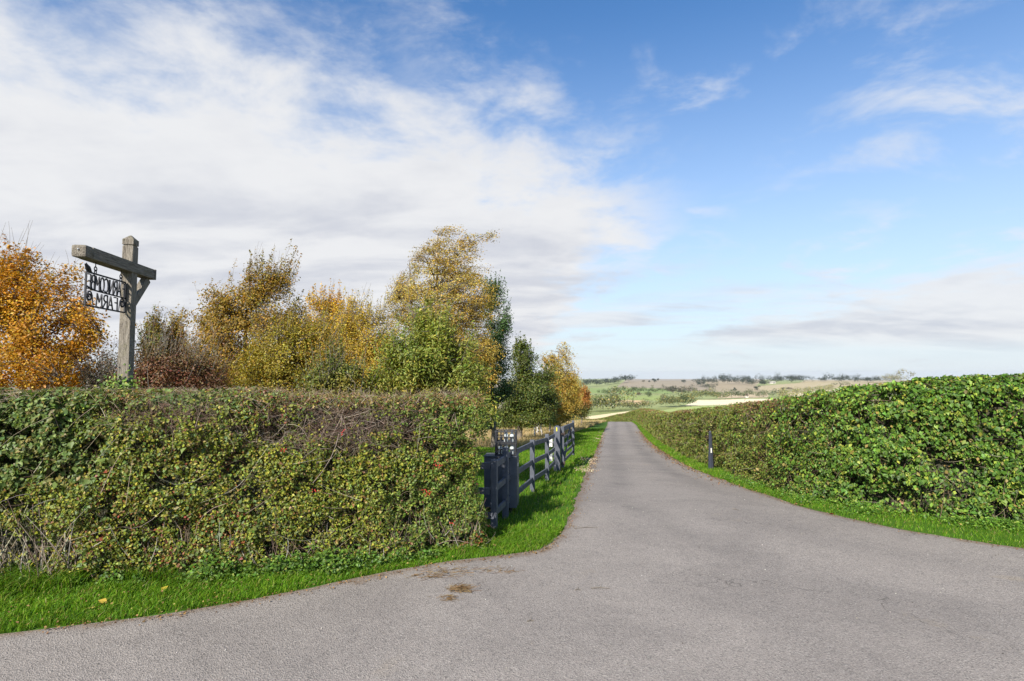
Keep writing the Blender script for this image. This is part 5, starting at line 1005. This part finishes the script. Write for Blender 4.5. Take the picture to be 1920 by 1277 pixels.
# ------------------------------------------------------------------ small things on the ground
def litter():
    def heap(name, label, pxs, n, spread, size, pal, cat, shape='stone', lift=.012):
        g = np.array([ground(*p) for p in pxs]); k = rng.integers(0, len(g), n); X = g[k, 0] + rng.normal(0, spread[0], n); Y = g[k, 1] + rng.normal(0, spread[1], n)
        if shape == 'stone':
            V0 = norm(np.array([(1, 0, 0), (-1, 0, 0), (0, 1, 0), (0, -1, 0), (0, 0, 1), (0, 0, -.4)], float)); F0 = np.array([(0, 2, 4), (2, 1, 4), (1, 3, 4), (3, 0, 4), (2, 0, 5), (1, 2, 5), (3, 1, 5), (0, 3, 5)])
            sz = rng.uniform(*size, n); V = V0[None] * rng.uniform(.55, 1.2, (n, 6, 1)) * sz[:, None, None] * np.array([1, 1, .7]); a = rng.uniform(0, 6.28, n); ca, sa = np.cos(a), np.sin(a)
            V = np.stack([V[..., 0] * ca[:, None] - V[..., 1] * sa[:, None], V[..., 0] * sa[:, None] + V[..., 1] * ca[:, None], V[..., 2]], -1) + np.stack([X, Y, H(X, Y) + lift + sz * .35], 1)[:, None]
            me = np_mesh(name, V.reshape(-1, 3), (F0[None] + (np.arange(n) * 6)[:, None, None]).reshape(-1, 3), M['stone'], np.repeat(jitter_col(pick(pal, n), .15, .05), 6, 0))
        elif shape == 'straw':
            A = np.stack([X, Y, H(X, Y) + lift + rng.random(n) ** 2 * .035], 1); a = rng.normal(.3, .6, n); ln = rng.uniform(*size, n); C = A + np.stack([np.cos(a) * ln, np.sin(a) * ln, rng.normal(0, .006, n)], 1)
            me = tubes(name, bez(A, (A + C) / 2 + rng.normal(0, .008, (n, 3)) * np.array([1, 1, .3]), C, 3), np.full((n, 3), .0020), M['twig'], 3, jitter_col(pick(pal, n), .2, .05))
        else: me = leaves(name, np.stack([X, Y, H(X, Y) + lift + rng.random(n) * .02], 1), np.array([0, 0, 1.]) + rng.normal(0, .35, (n, 3)), rng.uniform(*size, n), jitter_col(pick(pal, n), .2, .06), M['dull'], LEAF2)
        tag(obj(name, me), label, cat, kind='stuff')
    ST = [(.40, .33, .22, 3), (.48, .42, .31, 2), (.30, .23, .15, 2), (.24, .18, .10, 2)]
    heap('stone_rubble', 'scatter of pale stone rubble on the grass edge of the lane beside the open gate', [(1098, 862), (1106, 862), (1102, 870), (1096, 876), (1092, 882), (1104, 866), (1100, 884)], 420, (.13, .33), (.010, .030), ST, 'stones', lift=.03)
    heap('stone_rubble', 'thin pale strip of stone and worn earth on the lane edge farther down', [(1117, 828), (1120, 823), (1124, 818), (1128, 812)], 420, (.12, .9), (.014, .04), ST, 'stones', lift=.02)
    DR = [(.20, .13, .06, 3), (.27, .19, .10, 2), (.13, .08, .04, 2)]
    heap('dry_grass_clump', 'small clump of brown dry grass lying on the asphalt', [(852, 1108), (862, 1111), (856, 1106)], 150, (.05, .022), (.04, .12), DR, 'debris', 'straw', .016)
    heap('dry_grass_clump', 'tiny wisp of dry straw on the asphalt next to the brown clump', [(836, 1127)], 45, (.05, .03), (.03, .08), DR, 'debris', 'straw', .016)
    heap('dry_grass_clump', 'thin brown straw litter along the verge in front of the hedge end', [(800, 1085), (825, 1082), (840, 1076), (925, 1074)], 190, (.13, .05), (.03, .10), DR, 'debris', 'straw', .016)
    # fallen leaves gathered along both edges of the lane
    X, Y = [], []
    def edge(pl, n, off, lo, hi):
        P, s, L = resample(pl, .05); k = (P[:, 1] > lo) & (P[:, 1] < hi); P = P[k]; w = 1 / np.maximum(P[:, 1], 4) ** .8; i = rng.choice(len(P), n, p=w / w.sum()); return P[i] + np.abs(rng.normal(0, 1, (n, 1))) * np.array(off) + rng.normal(0, .03, (n, 2))
    Q = np.concatenate([edge(RE, 1500, (-.22, -.03), 12, 45), edge(RE, 260, (-.05, -.06), 6.5, 12), edge(LE, 500, (.08, -.05), 5, 9.5), edge(LE, 600, (.12, -.03), 9, 40)]); n = len(Q)
    P = np.stack([Q[:, 0], Q[:, 1], H(Q[:, 0], Q[:, 1]) + .018 + rng.random(n) * .012], 1); s_ = np.clip(np.hypot(*Q.T) / 10, 1, 2.6)
    tag(obj('leaf_litter', leaves('leaf_litter', P, np.array([0, 0, 1.]) + rng.normal(0, .4, (n, 3)), rng.uniform(.014, .034, n) * s_, jitter_col(pick([(.22, .12, .05, 4), (.30, .19, .08, 3), (.13, .075, .035, 3), (.40, .28, .12, 1)], n), .2, .06), M['dull'], LEAF2)), 'brown fallen leaves gathered along the edges of the lane', 'leaf litter', kind='stuff')
    n = 260; X = rng.uniform(-6, -.2, n); Y = left_line_y(X) + rng.random(n) * .7; i = rng.integers(0, len(HR.P) // 3, n); Q2 = HR.P[i] - HR.n[i] * rng.uniform(.1, .9, (n, 1)); Y3 = rng.uniform(8.5, 22, n); X3 = XL(Y3) - rng.random(n) * 1.8
    Q = np.concatenate([np.stack([X, Y], 1), Q2, np.stack([X3, Y3], 1)]); n = len(Q); P = np.stack([Q[:, 0], Q[:, 1], H(Q[:, 0], Q[:, 1]) + rng.uniform(.03, .07, n)], 1)
    tag(obj('verge_leaves', leaves('verge_leaves', P, np.array([0, -.2, 1.]) + rng.normal(0, .4, (n, 3)), rng.uniform(.016, .036, n), jitter_col(pick([(.24, .14, .06, 3), (.34, .24, .08, 3), (.40, .32, .08, 1), (.14, .08, .04, 2)], n), .2, .06), M['dull'], LEAF4)), 'small brown and yellow leaves dropped over the grass verges', 'leaf litter', kind='stuff')
    # grit and pale chips on the asphalt
    n = 500; Y = 3.6 + rng.random(n) ** 1.5 * 14; x0 = np.maximum(XL(Y), -5); x1 = np.minimum(XR(Y), 8); X = x0 + (x1 - x0) * rng.random(n)
    V0 = norm(np.array([(1, 0, 0), (-.6, .8, 0), (-.6, -.8, 0), (0, 0, .8)], float)); F0 = np.array([(0, 1, 3), (1, 2, 3), (2, 0, 3), (0, 2, 1)]); sz = rng.uniform(.003, .009, n)
    V = V0[None] * sz[:, None, None] + np.stack([X, Y, H(X, Y) + .0135], 1)[:, None]
    tag(obj('road_grit', np_mesh('road_grit', V.reshape(-1, 3), (F0[None] + (np.arange(n) * 4)[:, None, None]).reshape(-1, 3), M['stone'], np.repeat(jitter_col(pick([(.55, .52, .46, 3), (.3, .27, .23, 3), (.10, .09, .08, 3)], n), .15, .03), 4, 0))), 'loose grit and pale chips scattered over the asphalt', 'grit', kind='stuff')
    for k, (pa, pb, lab) in enumerate((((1076, 993), (1122, 991), 'long thin twig lying on the lane beside the grass corner'), ((1108, 1106), (1144, 1107), 'dark twig lying on the open asphalt'), ((988, 1169), (1002, 1168), 'short dark twig on the asphalt towards the road'), ((1078, 1110), (1090, 1110), 'tiny twig left of the dark twig on the asphalt'), ((1373, 956), (1386, 959), 'small dark twig in the middle of the lane mouth'))):
        A, B = ground(*pa), ground(*pb); m = (A + B) / 2 + np.array([0, .012, .006]); o = empty('fallen_twig', (A[0], A[1], A[2] + .017), 0, lab, 'twig', 'twigs on the asphalt')
        BM().tube([(0, 0, 0), tuple(m - A), tuple(B - A)], [.005, .0045, .0025], 5).build('stick', M['bark'], o); BM().tube([tuple(m - A), tuple((m - A) * 1.25 + np.array([0, .05, .008]))], [.003, .0015], 4).build('side_shoot', M['bark'], o)
    for k, (px, py, lab) in enumerate(((310, 1111, 'yellow fallen leaf on the verge below the middle of the hedge'), (190, 1137, 'yellow fallen leaf on the verge close to the road edge'), (1023, 1031, 'pale brown fallen leaf at the grass corner of the lane'), (1560, 967, 'russet fallen leaf on the grass strip edge by the ivy hedge'))):
        g = ground(px, py); T, Fc = IVY; o = obj('fallen_leaf', np_mesh('fallen_leaf', T * .075 * np.array([1, 1, 1.6]), Fc, M['dull'], np.tile(np.array([(.55, .42, .05), (.52, .36, .06), (.40, .26, .12), (.38, .12, .03)][k]), (len(T), 1)))); o.location = (g[0], g[1], g[2] + (.05 if k < 2 else .03)); o.rotation_euler = (.3, -.2, k * 1.3); tag(o, lab, 'leaf', 'fallen leaves on the grass')
litter()

# ------------------------------------------------------------------ air
def haze():
    m = bpy.data.materials.new('haze'); m.use_nodes = True; m.node_tree.nodes.clear(); w = NT(m.node_tree)
    out = w.node('ShaderNodeOutputMaterial'); v = w.node('ShaderNodeVolumePrincipled'); v.inputs['Color'].default_value = (.86, .92, 1, 1); v.inputs['Density'].default_value = .00006; v.inputs['Anisotropy'].default_value = .2
    w.l.new(v.outputs[0], out.inputs['Volume'])
    b = BM(); b.box((0, 0, -24), (13000, 13000, 84)); o = b.build('haze', m); tag(o, 'thin pale haze over the far hills', 'haze', kind='stuff')
haze()
